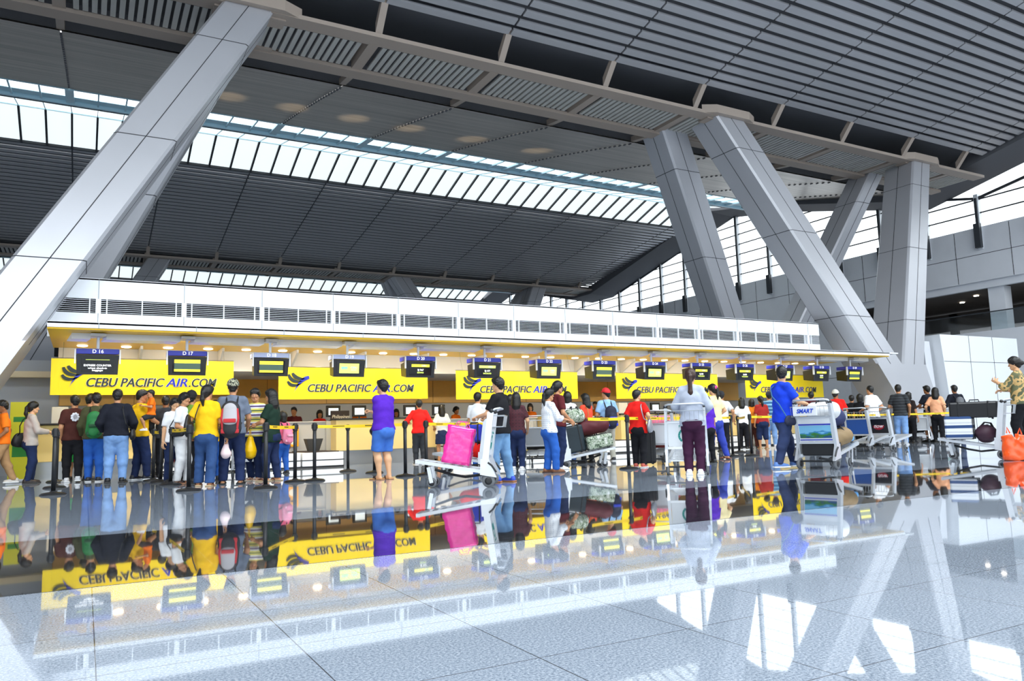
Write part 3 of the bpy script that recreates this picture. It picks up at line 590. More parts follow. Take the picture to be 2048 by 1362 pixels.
# ================================================================== PEOPLE
def nrm(v): v = np.asarray(v, float); return v/(np.linalg.norm(v)+1e-9)
class SDF:
    """signed distance field on a grid: rounded cones blended smoothly, meshed by surface nets"""
    def __init__(s, lo, hi, h):
        s.h = h; s.lo = np.array(lo, float)-2*h; s.n = np.ceil((np.array(hi)+2*h-s.lo)/h).astype(int)+1
        s.D = np.full(s.n, 1., np.float32)
    def _sub(s, a, b, r):
        lo = np.maximum(0, np.floor((np.minimum(a, b)-r-s.lo)/s.h).astype(int)); hi = np.minimum(s.n, np.ceil((np.maximum(a, b)+r-s.lo)/s.h).astype(int)+1)
        if np.any(hi <= lo): return None, None
        sl = tuple(slice(i, j) for i, j in zip(lo, hi))
        ax = [s.lo[i]+s.h*np.arange(lo[i], hi[i], dtype=np.float32) for i in range(3)]
        return sl, np.stack(np.meshgrid(*ax, indexing='ij'), -1)
    def cone(s, a, b, ra, rb, k=.03, wide=None, w=1., deep=None, d=1., clips=(), op='u'):
        """rounded cone a-b; wide/deep: axes along which the section is stretched by w/d; clips: (point, normal) keep the side against the normal"""
        a, b = np.array(a, float), np.array(b, float); R = max(ra, rb)*max(w, d, 1)+k+2*s.h
        sl, P = s._sub(a, b, R)
        if sl is None: return s
        ab = b-a; L = ab@ab+1e-9; v = P-a; t = np.clip(v@ab/L, 0, 1)[..., None]; q = v-t*ab
        if wide is not None: wide = nrm(wide); c = (q@wide)[..., None]; q = q+wide*c*(1/w-1)
        if deep is not None: deep = nrm(deep); c = (q@deep)[..., None]; q = q+deep*c*(1/d-1)
        dd = np.sqrt((q*q).sum(-1))-(ra+(rb-ra)*t[..., 0])
        for c, n in clips: dd = np.maximum(dd, (P-np.array(c))@nrm(n))
        D = s.D[sl]
        if op == 'u':
            hh = np.maximum(k-np.abs(D-dd), 0)/max(k, 1e-6); s.D[sl] = np.minimum(D, dd)-hh*hh*k*.25
        else:
            dd = -dd; hh = np.maximum(k-np.abs(D-dd), 0)/max(k, 1e-6); s.D[sl] = np.maximum(D, dd)+hh*hh*k*.25
        return s
    def clip(s, c, n):
        ax = [s.lo[i]+s.h*np.arange(s.n[i], dtype=np.float32) for i in range(3)]; n = nrm(n)
        X, Y, Z = np.meshgrid(*ax, indexing='ij'); s.D = np.maximum(s.D, (X-c[0])*n[0]+(Y-c[1])*n[1]+(Z-c[2])*n[2]); return s
    def wrinkle(s, amp, f, seed=0):
        ax = [s.lo[i]+s.h*np.arange(s.n[i], dtype=np.float32) for i in range(3)]; X, Y, Z = np.meshgrid(*ax, indexing='ij')
        s.D = s.D+amp*(np.sin(f*Z*1.3+3*np.sin(f*.4*X+seed)+2*np.sin(f*.5*Y))+.6*np.sin(f*(X+Y)+seed*2+f*.7*Z)); return s
    def mesh(s):
        D = s.D; I = D < 0; n = s.n
        C = np.zeros(n-1, np.uint8)
        for i in (0, 1):
            for j in (0, 1):
                for k in (0, 1): C += I[i:n[0]-1+i, j:n[1]-1+j, k:n[2]-1+k]
        act = (C > 0) & (C < 8); idx = -np.ones(n-1, np.int64); cells = np.argwhere(act); idx[act] = np.arange(len(cells))
        acc = np.zeros((len(cells), 3)); cnt = np.zeros(len(cells)); cs = [(i, j, k) for i in (0, 1) for j in (0, 1) for k in (0, 1)]
        for a in cs:
            for ax in range(3):
                if a[ax]: continue
                b = list(a); b[ax] = 1
                A = D[cells[:, 0]+a[0], cells[:, 1]+a[1], cells[:, 2]+a[2]]; B = D[cells[:, 0]+b[0], cells[:, 1]+b[1], cells[:, 2]+b[2]]
                m = (A < 0) != (B < 0); t = np.where(m, A/np.where(m, A-B, 1), 0)
                p = np.tile(np.array(a, float), (len(cells), 1)); p[:, ax] = t; acc[m] += p[m]; cnt += m
        V = (cells+acc/np.maximum(cnt, 1)[:, None])*s.h+s.lo; Q = []
        for ax in range(3):
            o = [k for k in range(3) if k != ax]
            sa = [slice(None)]*3; sb = [slice(None)]*3; sa[ax] = slice(0, n[ax]-1); sb[ax] = slice(1, n[ax])
            A, B = I[tuple(sa)], I[tuple(sb)]; E = np.argwhere(A != B); ok = (E[:, o[0]] > 0) & (E[:, o[1]] > 0) & (E[:, o[0]] < n[o[0]]-1) & (E[:, o[1]] < n[o[1]]-1); E = E[ok]
            sg = A[tuple(E.T)]; q = []
            for d0, d1 in ((1, 1), (0, 1), (0, 0), (1, 0)):
                c = E.copy(); c[:, o[0]] -= d0; c[:, o[1]] -= d1; q.append(idx[tuple(c.T)])
            q = np.stack(q, 1); fl = sg if ax != 1 else ~sg; q[~fl] = q[~fl][:, ::-1]; Q.append(q)
        return V, np.concatenate(Q)
# --- head template (metres, head height .23, origin at its centre, facing +Y)
def head_template(fem):
    s = SDF((-.1, -.12, -.17), (.1, .13, .13), .0062); X = (1, 0, 0)
    s.cone((0, -.012, .03), (0, .0, .035), .083, .080, .01, X, .90)                 # cranium
    s.cone((0, .012, -.01), (0, .02, -.06), .066, .050, .03, X, .95)                # face
    s.cone((0, .045, -.088), (0, .05, -.092), .024, .022, .03, X, 1.15)             # chin
    for k in (-1, 1):
        s.cone((k*.045, .0, -.055), (k*.02, .045, -.085), .024, .022, .025)         # jaw
        s.cone((k*.034, .055, -.022), (k*.036, .05, -.03), .020, .018, .02)         # cheek
        s.cone((k*.074, -.008, .0), (k*.078, -.014, -.028), .013, .009, .006, X, .5)# ear
        s.cone((k*.015, .076, .022), (k*.042, .066, .024), .010, .009, .014)        # brow ridge
        s.cone((k*.029, .083, .006), (k*.031, .083, .006), .0105, .0105, .008, op='s')
        s.cone((k*.009, .086, -.036), (k*.010, .084, -.036), .007, .007, .006)      # nostril
    s.cone((0, .078, .008), (0, .096, -.030), .007, .0105, .010)                    # nose
    s.cone((-.018, .073, -.060), (.018, .073, -.060), .0075, .0075, .006)           # lips
    s.cone((-.012, .073, -.068), (.012, .073, -.068), .0075, .0075, .006)
    s.cone((0, -.012, -.05), (0, -.018, -.16), .050 if not fem else .043, .052 if not fem else .044, .03)   # neck
    V, Q = s.mesh(); M = MB(); M.add(V, Q, 0)
    for k in (-1, 1):
        M.ball((k*.030, .077, .006), (.0125, .0085, .0058), 10, 1); M.ball((k*.030, .0825, .006), (.0062, .004, .0056), 8, 2)
        M.bar((k*.016, .088, .026), (k*.044, .073, .028), .004, .005, 2)
    M.ball((0, .081, -.0605), (.018, .006, .0035), 10, 3); M.ball((0, .080, -.067), (.015, .006, .004), 10, 3)
    return M
HEADS = [head_template(0), head_template(1)]
# --- hand template: wrist at origin, fingers towards +Y, palm facing -Z, thumb at -X (right hand); curl 0..1
def hand_template(curl):
    s = SDF((-.07, -.02, -.09), (.06, .2, .03), .0048)
    s.cone((-.012, .0, 0), (-.014, .075, 0), .024, .027, .012, (0, 0, 1), .52); s.cone((.016, .0, 0), (.02, .07, 0), .020, .022, .012, (0, 0, 1), .55)
    for i, (x, l) in enumerate(((-.031, .072), (-.011, .080), (.010, .075), (.030, .060))):
        p = np.array((x, .085-.004*abs(i-1), 0)); a = .15+curl*.9
        sp_ = (i-1.5)*.06*(1-curl)
        for j, (f, r) in enumerate(((.45, .0088), (.32, .0080), (.26, .0070))):
            d = np.array((math.sin(sp_), math.cos(a), -math.sin(a))); q = p+nrm(d)*l*f; s.cone(p, q, r, r*.92, .004); p = q; a += .25+curl*1.05
    p = np.array((-.028, .018, -.006)); q = p+nrm((-.6, .62, -.45-curl*.4))*.042; s.cone(p, q, .0125, .0105, .010)
    r_ = q+nrm((-.1+curl*.5, .85, -.5-curl*.4))*.034; s.cone(q, r_, .0100, .0082, .004)
    return s.mesh()
HANDS = {c: hand_template(c) for c in (0.25, .95)}
# --- hair templates in head space
def hair_template(kind):
    s = SDF((-.14, -.22, -.62 if kind in ('long', 'pony_long') else -.34), (.14, .14, .17), .009); X = (1, 0, 0)
    face = ((0, .052, .035), (0, 1, .22))
    if kind in ('short', 'crop', 'spiky', 'bald'):
        r = .0955 if kind == 'short' else .0905 if kind == 'crop' else .100
        s.cone((0, -.02, .037), (0, -.008, .046), r, r-.003, .01, X, .92, clips=[((0, .0, -.005), (0, .75, -1)), ((0, .085, .06), (0, 1, .3))])
        s.cone((0, -.04, -.005), (0, -.052, -.04), .068, .05, .03, X, 1.02, clips=[((0, 0, -.075), (0, 0, -1))])
        if kind != 'crop': s.cone((-.04, .062, .083), (.045, .058, .085), .026, .024, .03)
    else:
        s.cone((0, -.02, .034), (0, -.006, .045), .101, .099, .01, X, .93, clips=[((0, .012, -.02), (0, .62, -1)), ((0, .082, .055), (0, 1, .35))])
        s.cone((-.05, .05, .07), (.055, .045, .07), .032, .03, .03)
        if kind == 'bob':
            for k in (-1, 1): s.cone((k*.062, -.01, .02), (k*.068, -.004, -.09), .036, .036, .03)
            s.cone((0, -.05, .0), (0, -.06, -.10), .078, .062, .03, X, 1.15)
        if kind == 'long':
            for k in (-1, 1):
                s.cone((k*.064, -.015, .02), (k*.07, -.03, -.12), .034, .034, .03); s.cone((k*.06, -.045, -.1), (k*.05, -.085, -.40), .042, .026, .04)
            s.cone((0, -.055, .0), (0, -.09, -.16), .078, .072, .03, X, 1.15); s.cone((0, -.09, -.16), (.0, -.105, -.46), .070, .036, .03, X, 1.2, (0, 1, 0), .62)
        if kind in ('pony', 'pony_long'):
            s.cone((0, -.045, .0), (0, -.055, -.045), .073, .05, .03, X, 1.05)
            L = -.24 if kind == 'pony' else -.5
            s.cone((0, -.105, .02), (0, -.125, .0), .03, .032, .02); s.cone((0, -.125, .0), (0, -.135, L*.5), .034, .036, .02); s.cone((0, -.135, L*.5), (.01, -.115, L), .036, .012, .02)
        if kind == 'bun':
            s.cone((0, -.045, .0), (0, -.055, -.045), .073, .05, .03, X, 1.05); s.cone((0, -.12, .0), (0, -.125, -.01), .040, .038, .02)
    s.wrinkle(.0018 if kind not in ('spiky', 'short') else .0032, 150, 1.)
    return s.mesh()
HAIR = {}
def hair(kind):
    if kind not in HAIR: HAIR[kind] = hair_template(kind)
    return HAIR[kind]
def ik(a, b, l1, l2, pole):
    a, b = np.array(a, float), np.array(b, float); d = b-a; L = np.linalg.norm(d)
    if L > (l1+l2)*.998: b = a+d/L*(l1+l2)*.998; d = b-a; L = np.linalg.norm(d)
    L = max(L, abs(l1-l2)+.01); n = d/np.linalg.norm(d); x = (l1*l1-l2*l2+L*L)/(2*L); h = math.sqrt(max(l1*l1-x*x, 0)); p = np.array(pole, float); p = p-n*(p@n); return a+n*x+nrm(p)*h, b
SKIN = {'tan': mat('skin_tan', 'c98f66', .55), 'light': mat('skin_light', 'e0ac82', .55), 'brown': mat('skin_brown', '9d6640', .55)}
m_eye = mat('eye_white', 'e8e4de', .3); m_iris = mat('dark_iris_and_brow', '1c1512', .5); m_lip = mat('lips', 'a9504a', .5)
m_hair = mat('black_hair', '15120f', .45, noise=.3, nscale=30, stretch=(6, 6, .5)); m_hair2 = mat('dark_brown_hair', '3a2218', .45, noise=.3, nscale=30, stretch=(6, 6, .5))
PEOPLE = []
def person(px, head_y, foot_y, a, label, top, bottom, shoe=('222222',), fem=False, hairk='short', skin='tan', hcol=None, sleeve='short', hem=.48, leg='pants', hem2=.04, lean=0., hands=((.14, .02, -.02), (.14, .02, -.02)),
           feet=((.055, .03), (.055, -.03)), bulk=1., res=.0155, turn=0., nod=0., cap=None, Y=None, H=None, hgrip=(.25, .25), child=False, tuck=False, apart=False, flare=0., lift=0., extra=None):
    """a: heading, 0 away from the viewer (+Y), 90 to the right (+X), 180 towards the viewer. hands: (side, forward, up) from the hip joint as fractions of height, left then right"""
    if Y is not None:
        p0 = onY(px, 860, Y); p = np.array((p0[0], Y, 0.)); H = H or float(onY(px, head_y, Y)[2])
    else:
        p = ground(px, foot_y); H = H or float(onY(px, head_y, p[1])[2])
    if Y is None and H > 1.80:                                # nobody is taller than 1.8 m: step nearer along the sight line
        f_ = (1.80/H)**1.0; p = np.array((p[0]*f_, p[1]*f_, 0.)); H = 1.80
    a = a+math.degrees(math.atan2(p[0], p[1]))               # headings are given relative to the sight line
    root = empty('person', label, 'person', (p[0], p[1], 0), -math.radians(a))
    if fem: hw, sw = .079, .060
    else: hw, sw = .092, .052
    sw *= 1.
    hs = 1.16 if child else 1.0                                                     # children: bigger head for their height
    hh = H*.136*hs/.23; hz = H*.5 if not child else H*.47
    headc = H-.122*hh-.006
    # --- skeleton
    pel = np.array((0, 0, hz+lift)); ln = math.radians(lean)
    def up(f, w_=0.): return pel+np.array((0, math.sin(ln)*f, math.cos(ln)*f))*H
    nk = (headc-.115*hh-pel[2])/H/math.cos(ln)*.99 if lean == 0 else (headc-.115*hh-(hz+lift))/H
    chest, neck = up(nk*.62), up(nk*1.0); hc = neck+np.array((0, math.sin(ln)*.6, math.cos(ln*.6)))*.118*hh+np.array((0, .018*H, .0))
    R = .5*(bulk-1)+1
    sh = [neck+np.array((-hw*H*R, -.0, -.060*H)), neck+np.array((hw*H*R, -.0, -.060*H))]
    hip = [pel+np.array((-.05*H, 0, -.01*H)), pel+np.array((.05*H, 0, -.01*H))]
    L1, L2 = .172*H, .145*H; T1, T2 = hz*.460, hz*.442
    arms = []
    for i, s_ in enumerate((-1, 1)):
        t = hands[i]; tgt = pel+np.array((s_*t[0]*H, t[1]*H, t[2]*H)); e, wv = ik(sh[i], tgt, L1, L2, (s_*.55, -1, -.25)); arms.append((sh[i], e, wv))
    legs = []
    for i, s_ in enumerate((-1, 1)):
        f = feet[i]; an = np.array((s_*f[0]*H, f[1]*H, .045*H+(f[2]*H if len(f) > 2 else 0))); k, an = ik(hip[i], an, T1, T2, (s_*.12, 1, 0)); legs.append((hip[i], k, an))
    # --- body: one skin surface
    lo = np.array((-.42*H, -.42*H, -.01)); hi = np.array((.42*H, .45*H, H)); X = (1, 0, 0); Yv = (0, 1, 0); b = bulk
    def bounds(pts, r): P = np.array(pts); return P.min(0)-r, P.max(0)+r
    allp = [pel, chest, neck]+[q for t in arms for q in t]+[q for t in legs for q in t]; lo, hi = bounds(allp, .1*H); lo[2] = max(lo[2], -.005)
    s = SDF(lo, hi, res)
    s.cone(pel, up(nk*.35), .074*H*b, .062*H*b, .03, X, 1.22, Yv, .9); s.cone(up(nk*.35), chest, .062*H*b, .070*H*b, .03, X, 1.25, Yv, .9); s.cone(chest, neck-np.array((0, 0, .068*H)), .066*H*b, .046*H, .03, X, 1.25, Yv, .85)
    s.cone(neck-np.array((0, 0, .05*H)), neck+np.array((0, .006*H, .03*H)), .034*H, .029*H, .03)
    for (A, E, W) in arms:
        s.cone(neck-np.array((0, 0, .045*H)), A+np.array((0, 0, .004*H)), .026*H, .027*H*b, .03); s.cone(A, E, .030*H*b, .0245*H*b, .02); s.cone(E, W, .0245*H*b, .0165*H, .012)
    for (A, K, N) in legs:
        s.cone(A, K, .052*H*b, .034*H*b, .03); cm = K*.7+N*.3+np.array((0, -.008*H, 0)); s.cone(K, cm, .033*H*b, .034*H*b, .02); s.cone(cm, N, .033*H*b, .0195*H, .02)
        s.cone(N, N+np.array((0, .03*H, -.022*H)), .021*H, .02*H, .02); s.cone(N+np.array((0, -.018*H, -.028*H)), N+np.array((0, .080*H, -.034*H)), .015*H, .011*H, .02, X, 1.3)
    V, Q = s.mesh(); body = MB(); body.add(V, Q, 0)
    # head
    th, nd = math.radians(-turn), math.radians(-nod)
    HM = Matrix.Translation(Vector(hc))@Matrix.Rotation(th, 4, 'Z')@Matrix.Rotation(nd-ln*.3, 4, 'X')@Matrix.Scale(hh, 4)
    Hd = HEADS[int(fem)]; A4 = np.array(HM)
    for v in Hd.v: pass
    V = np.concatenate(Hd.v); V = (np.c_[V, np.ones(len(V))]@A4.T)[:, :3]; off = body.n; body.v.append(V); body.f += [tuple(i+off for i in f) for f in Hd.f]; body.m += Hd.m; body.n += len(V)
    # hands
    for i, s_ in enumerate((-1, 1)):
        A, E, W = arms[i]; d = nrm(W-E); V, Q = HANDS[.25 if hgrip[i] < .5 else .95]; k = H*.105/.165*1.0
        pn = np.array((-s_, 0, 0)) if abs(d[2]) > .5 else np.array((-s_*.35, 0, -1.)); pn = nrm(pn-d*(pn@d)); x = np.cross(d, -pn)
        x = nrm(x); V = V.copy()*k
        sx = 1 if s_ > 0 else -1; V[:, 0] *= sx
        Wm = np.stack([x, d, -pn], 1)
        if np.linalg.det(Wm) < 0: pass
        Vw = V@Wm.T+W-d*.006; fl = (sx < 0) != (np.linalg.det(Wm) < 0); body.add(Vw, [tuple(reversed(q)) for q in Q.tolist()] if fl else Q.tolist(), 0)
    body.build('body', [SKIN[skin], m_eye, m_iris, m_lip], root, True)
    # --- hair and cap
    hm = hcol or m_hair
    if hairk:
        V, Q = hair(hairk); h_ = MB(); h_.add((np.c_[V, np.ones(len(V))]@A4.T)[:, :3], Q.tolist()); h_.build('hair', hm, root, True)
    if cap:
        c = SDF((-.12, -.13, -.02), (.12, .22, .16), .009); c.cone((0, -.012, .04), (0, -.004, .052), .106, .104, .01, X, .93, clips=[((0, 0, .035), (0, .18, -1))])
        sd = -1 if cap[1:] == ('back',) else 1
        c.cone((-.03, .09*sd, .05), (.03, .09*sd, .05), .055, .055, .01, (0, 0, 1), .14); c.cone((0, -.005, .155), (0, -.005, .157), .008, .008, .004)
        V, Q = c.mesh(); h_ = MB(); h_.add((np.c_[V, np.ones(len(V))]@A4.T)[:, :3], Q.tolist()); h_.build('cap', cap[0], root, True)
    # --- clothes
    g_ = .010*H+.004
    topz = hem*H
    s = SDF(lo-np.array((.02, .02, 0)), hi+.02, res)
    hemp = ((0, 0, topz+lift), (0, 0, -1)); nclip = (neck+np.array((0, .0, -.012*H)), (0, .25, 1))
    fl_ = 1.05
    s.cone(pel-np.array((0, 0, .05*H)), up(nk*.33), .078*H*b+g_, .066*H*b+g_*1.2, .03, X, 1.22, Yv, .92, clips=[hemp]); s.cone(up(nk*.33), chest, .066*H*b+g_*1.1, .071*H*b+g_, .03, X, 1.25, Yv, .92, clips=[hemp])
    s.cone(chest, neck-np.array((0, 0, .065*H)), .068*H*b+g_, .046*H+g_, .03, X, 1.25, Yv, .86, clips=[nclip])
    if fem and not child:
        for k in (-1, 1): s.cone(chest+np.array((k*.036*H, .045*H, .0)), chest+np.array((k*.036*H, .05*H, -.01*H)), .036*H, .034*H, .03)
    s.cone(neck-np.array((0, 0, .05*H)), neck+np.array((0, 0, .0)), .034*H+g_, .031*H+g_*.5, .02, clips=[nclip])
    for (A, K, N) in legs: s.cone(A, A+(K-A)*.3, .055*H*b+g_+.006, .050*H*b+g_+.006, .03, clips=[hemp])
    for (A, E, W) in arms:
        s.cone(neck-np.array((0, 0, .045*H)), A+np.array((0, 0, .004*H)), .026*H+g_*.9, .026*H*b+g_*.8, .03, clips=[nclip])
        if sleeve == 'short':
            c = A+(E-A)*.78; s.cone(A, E, .029*H*b+g_, .027*H*b+g_*1.2, .02, clips=[(c, E-A)])
        elif sleeve == 'long':
            s.cone(A, E, .029*H*b+g_, .0255*H*b+g_, .02); c = E+(W-E)*.93; s.cone(E, W, .027*H*b+g_, .019*H+g_, .015, clips=[(c, W-E)])
        elif sleeve == '34':
            s.cone(A, E, .029*H*b+g_, .0255*H*b+g_, .02); c = E+(W-E)*.4; s.cone(E, W, .027*H*b+g_, .022*H+g_, .015, clips=[(c, W-E)])
        else: s.cone(A, A+(E-A)*.1, .033*H*b+g_, .031*H*b+g_, .02)
    s.wrinkle(.0022, 38, H*7); V, Q = s.mesh(); t = MB(); t.add(V, Q.tolist()); shirt = t.build('top', top, root, True)
    # --- trousers, shorts or skirt
    s = SDF(lo-np.array((.03, .03, 0)), hi*np.array((1, 1, .62))+.03, res)
    waist = up(.045); wc = (up(.058 if not tuck else .075), up(.2)-up(.0))
    gl = .006*H+.003
    s.cone(pel-np.array((0, 0, .01*H)), waist, .076*H*b+gl, .066*H*b+gl, .03, X, 1.2, Yv, .92, clips=[wc])
    if fem: s.cone(pel-np.array((.03*H, .02*H, .03*H)), pel-np.array((-.03*H, .02*H, .03*H)), .062*H*b+gl, .062*H*b+gl, .03)
    if leg == 'skirt':
        z = hem2*H; s.cone(pel-np.array((0, 0, .01*H)), np.array((0, 0, z)), .090*H*b+gl, .108*H*b, .03, X, 1.15, Yv, .95, clips=[((0, 0, z), (0, 0, -1))])
    else:
        end = {'pants': None, 'shorts': .62, 'capri': .52}[leg]
        for (A, K, N) in legs:
            if leg == 'shorts':
                c = A+(K-A)*.92; s.cone(A, K, .055*H*b+gl, .043*H*b+gl*1.4, .02, clips=[(c, K-A)])
            else:
                s.cone(A, K, .055*H*b+gl, .040*H*b+gl, .03); cm = K*.7+N*.3+np.array((0, -.008*H, 0)); s.cone(K, cm, .038*H*b+gl, .038*H*b+gl, .03)
                if leg == 'capri': c = K+(N-K)*.35; s.cone(K, N, .038*H*b+gl, .036*H+gl, .015, clips=[(c, N-K)])
                else:
                    c = N-np.array((0, 0, .012*H)); s.cone(K, N-np.array((0, 0, .02*H)), .037*H*b+gl, (.029+.012*flare)*H+gl, .015, clips=[(c, (0, 0, -1))] if f else [])
    s.wrinkle(.0020, 45, H*5); V, Q = s.mesh(); t = MB(); t.add(V, Q.tolist()); t.build({'pants': 'trousers', 'capri': 'capri_trousers'}.get(leg, leg), bottom, root, True)
    # --- shoes
    sc = shoe[0]; sm = mat('shoe_'+sc, sc, .45); so = mat('sole_'+(shoe[1] if len(shoe) > 1 else 'sole'), shoe[1] if len(shoe) > 1 and len(shoe[1]) == 6 else '3a3836', .6)
    for i, (A, K, N) in enumerate(legs):
        z0 = N[2]-.045*H; M_ = Matrix.Translation(Vector((N[0], N[1], z0)))@Matrix.Rotation(math.radians((8, -8)[i]), 4, 'Z')@Matrix.Scale(H, 4)
        if shoe[-1] == 'sandal':
            q = MB(); q.rbox(-.03, .03, -.05, .115, 0, .012, .01); q.xf(M_); sl = q.build('sandal', so, root)
            q = MB(); q.tube([(-.032, .02, .008), (-.02, .05, .034), (.0, .085, .02)], .006, 6); q.tube([(.032, .02, .008), (.02, .05, .034), (.0, .085, .02)], .006, 6); q.xf(M_); q.build('strap', sm, sl)
        else:
            q = SDF((-.045*H, -.075*H, 0), (.045*H, .13*H, .08*H), .0085)
            q.cone((0, -.022*H, .022*H), (0, .035*H, .024*H), .027*H, .026*H, .015, clips=[((0, 0, .008*H), (0, 0, -1))]); q.cone((0, .03*H, .02*H), (0, .088*H, .013*H), .027*H, .022*H, .015, X, 1.12, clips=[((0, 0, .008*H), (0, 0, -1))])
            q.cone((0, -.02*H, .03*H), (0, -.012*H, .058*H), .027*H, .026*H, .015, clips=[((0, 0, .055*H), (0, 0, 1))])
            V, Q = q.mesh(); t = MB(); t.add(V, Q.tolist()); Mr = Matrix.Translation(Vector((N[0], N[1], z0)))@Matrix.Rotation(math.radians((8, -8)[i]), 4, 'Z'); t.xf(Mr); sh_ = t.build('shoe', sm, root, True)
            q = MB(); q.rbox(-.031, .031, -.052, .113, 0, .013, .008); q.xf(M_); q.build('sole', so, sh_)
    info = dict(root=root, H=H, p=p, pel=pel, chest=chest, neck=neck, arms=arms, legs=legs, a=a, hc=hc, shirt=shirt, hh=hh, ln=ln, HM=HM, g=.071*H*b+.02*H)
    PEOPLE.append(info); return info
def wpt(q, v):   # person space -> world
    a = -math.radians(q['a']); c, s = math.cos(a), math.sin(a); v = np.array(v); return np.array((v[0]*c-v[1]*s+q['p'][0], v[0]*s+v[1]*c+q['p'][1], v[2]))
# ------------------------------------------------------------------ cloth
def cl(n, c, **k): return mat('cloth_'+n, c, .85, noise=.08, nscale=9, bump=.25, bscale=28, spec=.2, **k)
jeans = mat('blue_denim', '34507f', .85, noise=.22, nscale=5, bump=.3, bscale=30, spec=.2); ljeans = mat('light_blue_denim', '7ea3d6', .85, noise=.2, nscale=5, bump=.3, bscale=30, spec=.2)
djeans = mat('dark_denim', '232f52', .85, noise=.2, nscale=5, bump=.3, bscale=30, spec=.2); bjeans = mat('bright_blue_denim', '2f62b8', .85, noise=.15, nscale=5, bump=.3, bscale=30, spec=.2)
blackc = cl('black', '1c1c20'); navy = cl('navy', '20222c'); white = cl('white', 'f1f2f4'); red = cl('red', 'e3231d'); orange = cl('orange', 'ff7a1c'); yellow = cl('yellow', 'ffc41c'); purple = cl('purple', '5a2ab8')
khaki = cl('khaki', 'b08a62'); maroon = cl('maroon', '5f2328'); green = cl('dark_green', '1d3328'); olive = cl('olive', '4a4a30'); grey = cl('grey', '6e7788'); blue = cl('vivid_blue', '1f45d8'); cream = cl('cream', 'f3e2ae')
beige = cl('beige_grey', 'bdb3aa'); plum = cl('plum', '41203a'); hoodg = cl('light_grey', 'b9c0d0'); sky = cl('sky_blue', '9cc3ea'); peach = cl('peach', 'f8b48a'); brown = cl('brown', '4a2620'); pink = cl('pink', 'e86a8a'); charcoal = cl('charcoal', '34363a')
bgreen = cl('bright_green', '2fa84a'); lgreen = cl('moss_green', '6d8f3a')
striped = pattern('striped_polo_cloth', ['f1e36a', 'f4f4f0', '5b3f86', 'f4f4f0', 'f1e36a', '6a7a4a'], 'stripe', 6.5); plaidr = pattern('dark_red_plaid_cloth', ['4a1c26', '23141a'], 'plaid', 17)
checkw = pattern('white_check_cloth', ['eef0f4', '9aa6bd'], 'plaid', 28); bstripe = pattern('blue_striped_cloth', ['3f7fae', '274f7c', '3f7fae', '8fb9d0'], 'stripe', 9); oliveb = pattern('olive_yellow_cloth', ['6f7150', 'c9a56a', '555a42'], 'camo', 6)
camoh = pattern('camouflage_cap_cloth', ['2e3128', 'b9b89f', '55584a', '1f211c'], 'camo', 26)
P = person
# queue at the left
q_or = P(6, 800, 936, -95, 'man in orange polo and khaki trousers walking out at the left edge', orange, khaki, ('cfc8c0', 'efefef'), skin='brown', feet=((.05, .13), (.05, -.14, .02)), hands=((.13, .08, .03), (.12, -.06, 0)), nod=12, Y=17.4)
q_jk = P(62, 803, 947, 78, 'woman in beige jacket with ponytail leaning at the left end of the desks', beige, djeans, ('2a2020',), True, 'pony', 'light', sleeve='long', hands=((.08, .17, .12), (.08, .18, .12)), hem=.46, Y=17.6)
q_br = P(148, 790, 953, -4, 'man in brown t-shirt with white print on the back', brown, blackc, ('d8d8da', 'efefef'), feet=((.06, .02), (.05, -.10, .015)), hands=((.12, .06, 0), (.17, .02, .0)), bulk=1.05, turn=-15, Y=17.2)
q_gr = P(152, 812, 945, 5, 'girl in bright green skirt mostly hidden behind the man in brown t-shirt', bgreen, bgreen, ('2a2020',), True, 'bob', 'light', leg='skirt', hem2=.27, H=1.35, Y=18.2)
q_fc = P(178, 787, 948, 60, 'person looking right, head showing beside the man with green backpack', olive, jeans, ('2a2a2a',), skin='tan', Y=17.9)
q_gb = P(190, 785, 953, 4, 'man in dark olive shirt carrying a green backpack', olive, bjeans, ('202228', 'efefef'), bulk=1.08, hands=((.13, .1, .02), (.13, .1, .05)), turn=-20, sleeve='long', Y=16.9)
q_nv = P(233, 778, 957, 6, 'stout man in navy shirt and light blue jeans seen from behind', navy, ljeans, ('1c1a1a',), bulk=1.18, hands=((.14, .10, .05), (.15, .08, .05)), feet=((.07, .0), (.07, .0)), sleeve='long', hem=.5, Y=16.1)
q_ye = P(277, 779, 960, 62, 'man in yellow t-shirt holding a small child', yellow, djeans, ('22242a', 'efefef'), hands=((.02, .24, .12), (.04, .23, .10)), bulk=1.06, turn=25, nod=8, hgrip=(1, 1), feet=((.06, -.02), (.06, .06)))
q_gj = P(328, 790, 957, 4, 'man with shaved head and dark grey jacket in the queue', charcoal, blackc, ('202020',), hairk='crop', skin='brown', sleeve='long', hands=((.14, .08, .05), (.14, .08, .0)))
q_wf = P(347, 796, 958, 150, 'woman in white top behind the rope posts, partly hidden', white, djeans, ('303030',), True, 'bun', 'light', Y=14.9)
q_ww = P(363, 785, 968, 118, 'woman in white t-shirt and white trousers with black belt bag', white, white, ('3a2020', 'b08060', 'sandal'), True, 'bun', 'tan', hands=((.1, .1, .10), (.06, .12, .07)), flare=.4, tuck=True)
q_cp = P(381, 782, 962, 12, 'youth in moss green shirt and black cap turned away', lgreen, blackc, ('202020',), cap=(mat('black_cap_cloth', '141416', .8),), Y=14.4)
q_yw = P(411, 770, 972, 12, 'woman in yellow top and flared jeans with hair tied back', yellow, jeans, ('9a5a40', 'c9b08a', 'sandal'), True, 'pony', 'tan', hands=((.16, .03, .02), (.18, .03, -.01)), flare=1, feet=((.07, .02), (.05, -.06)), bulk=1.03, turn=25)
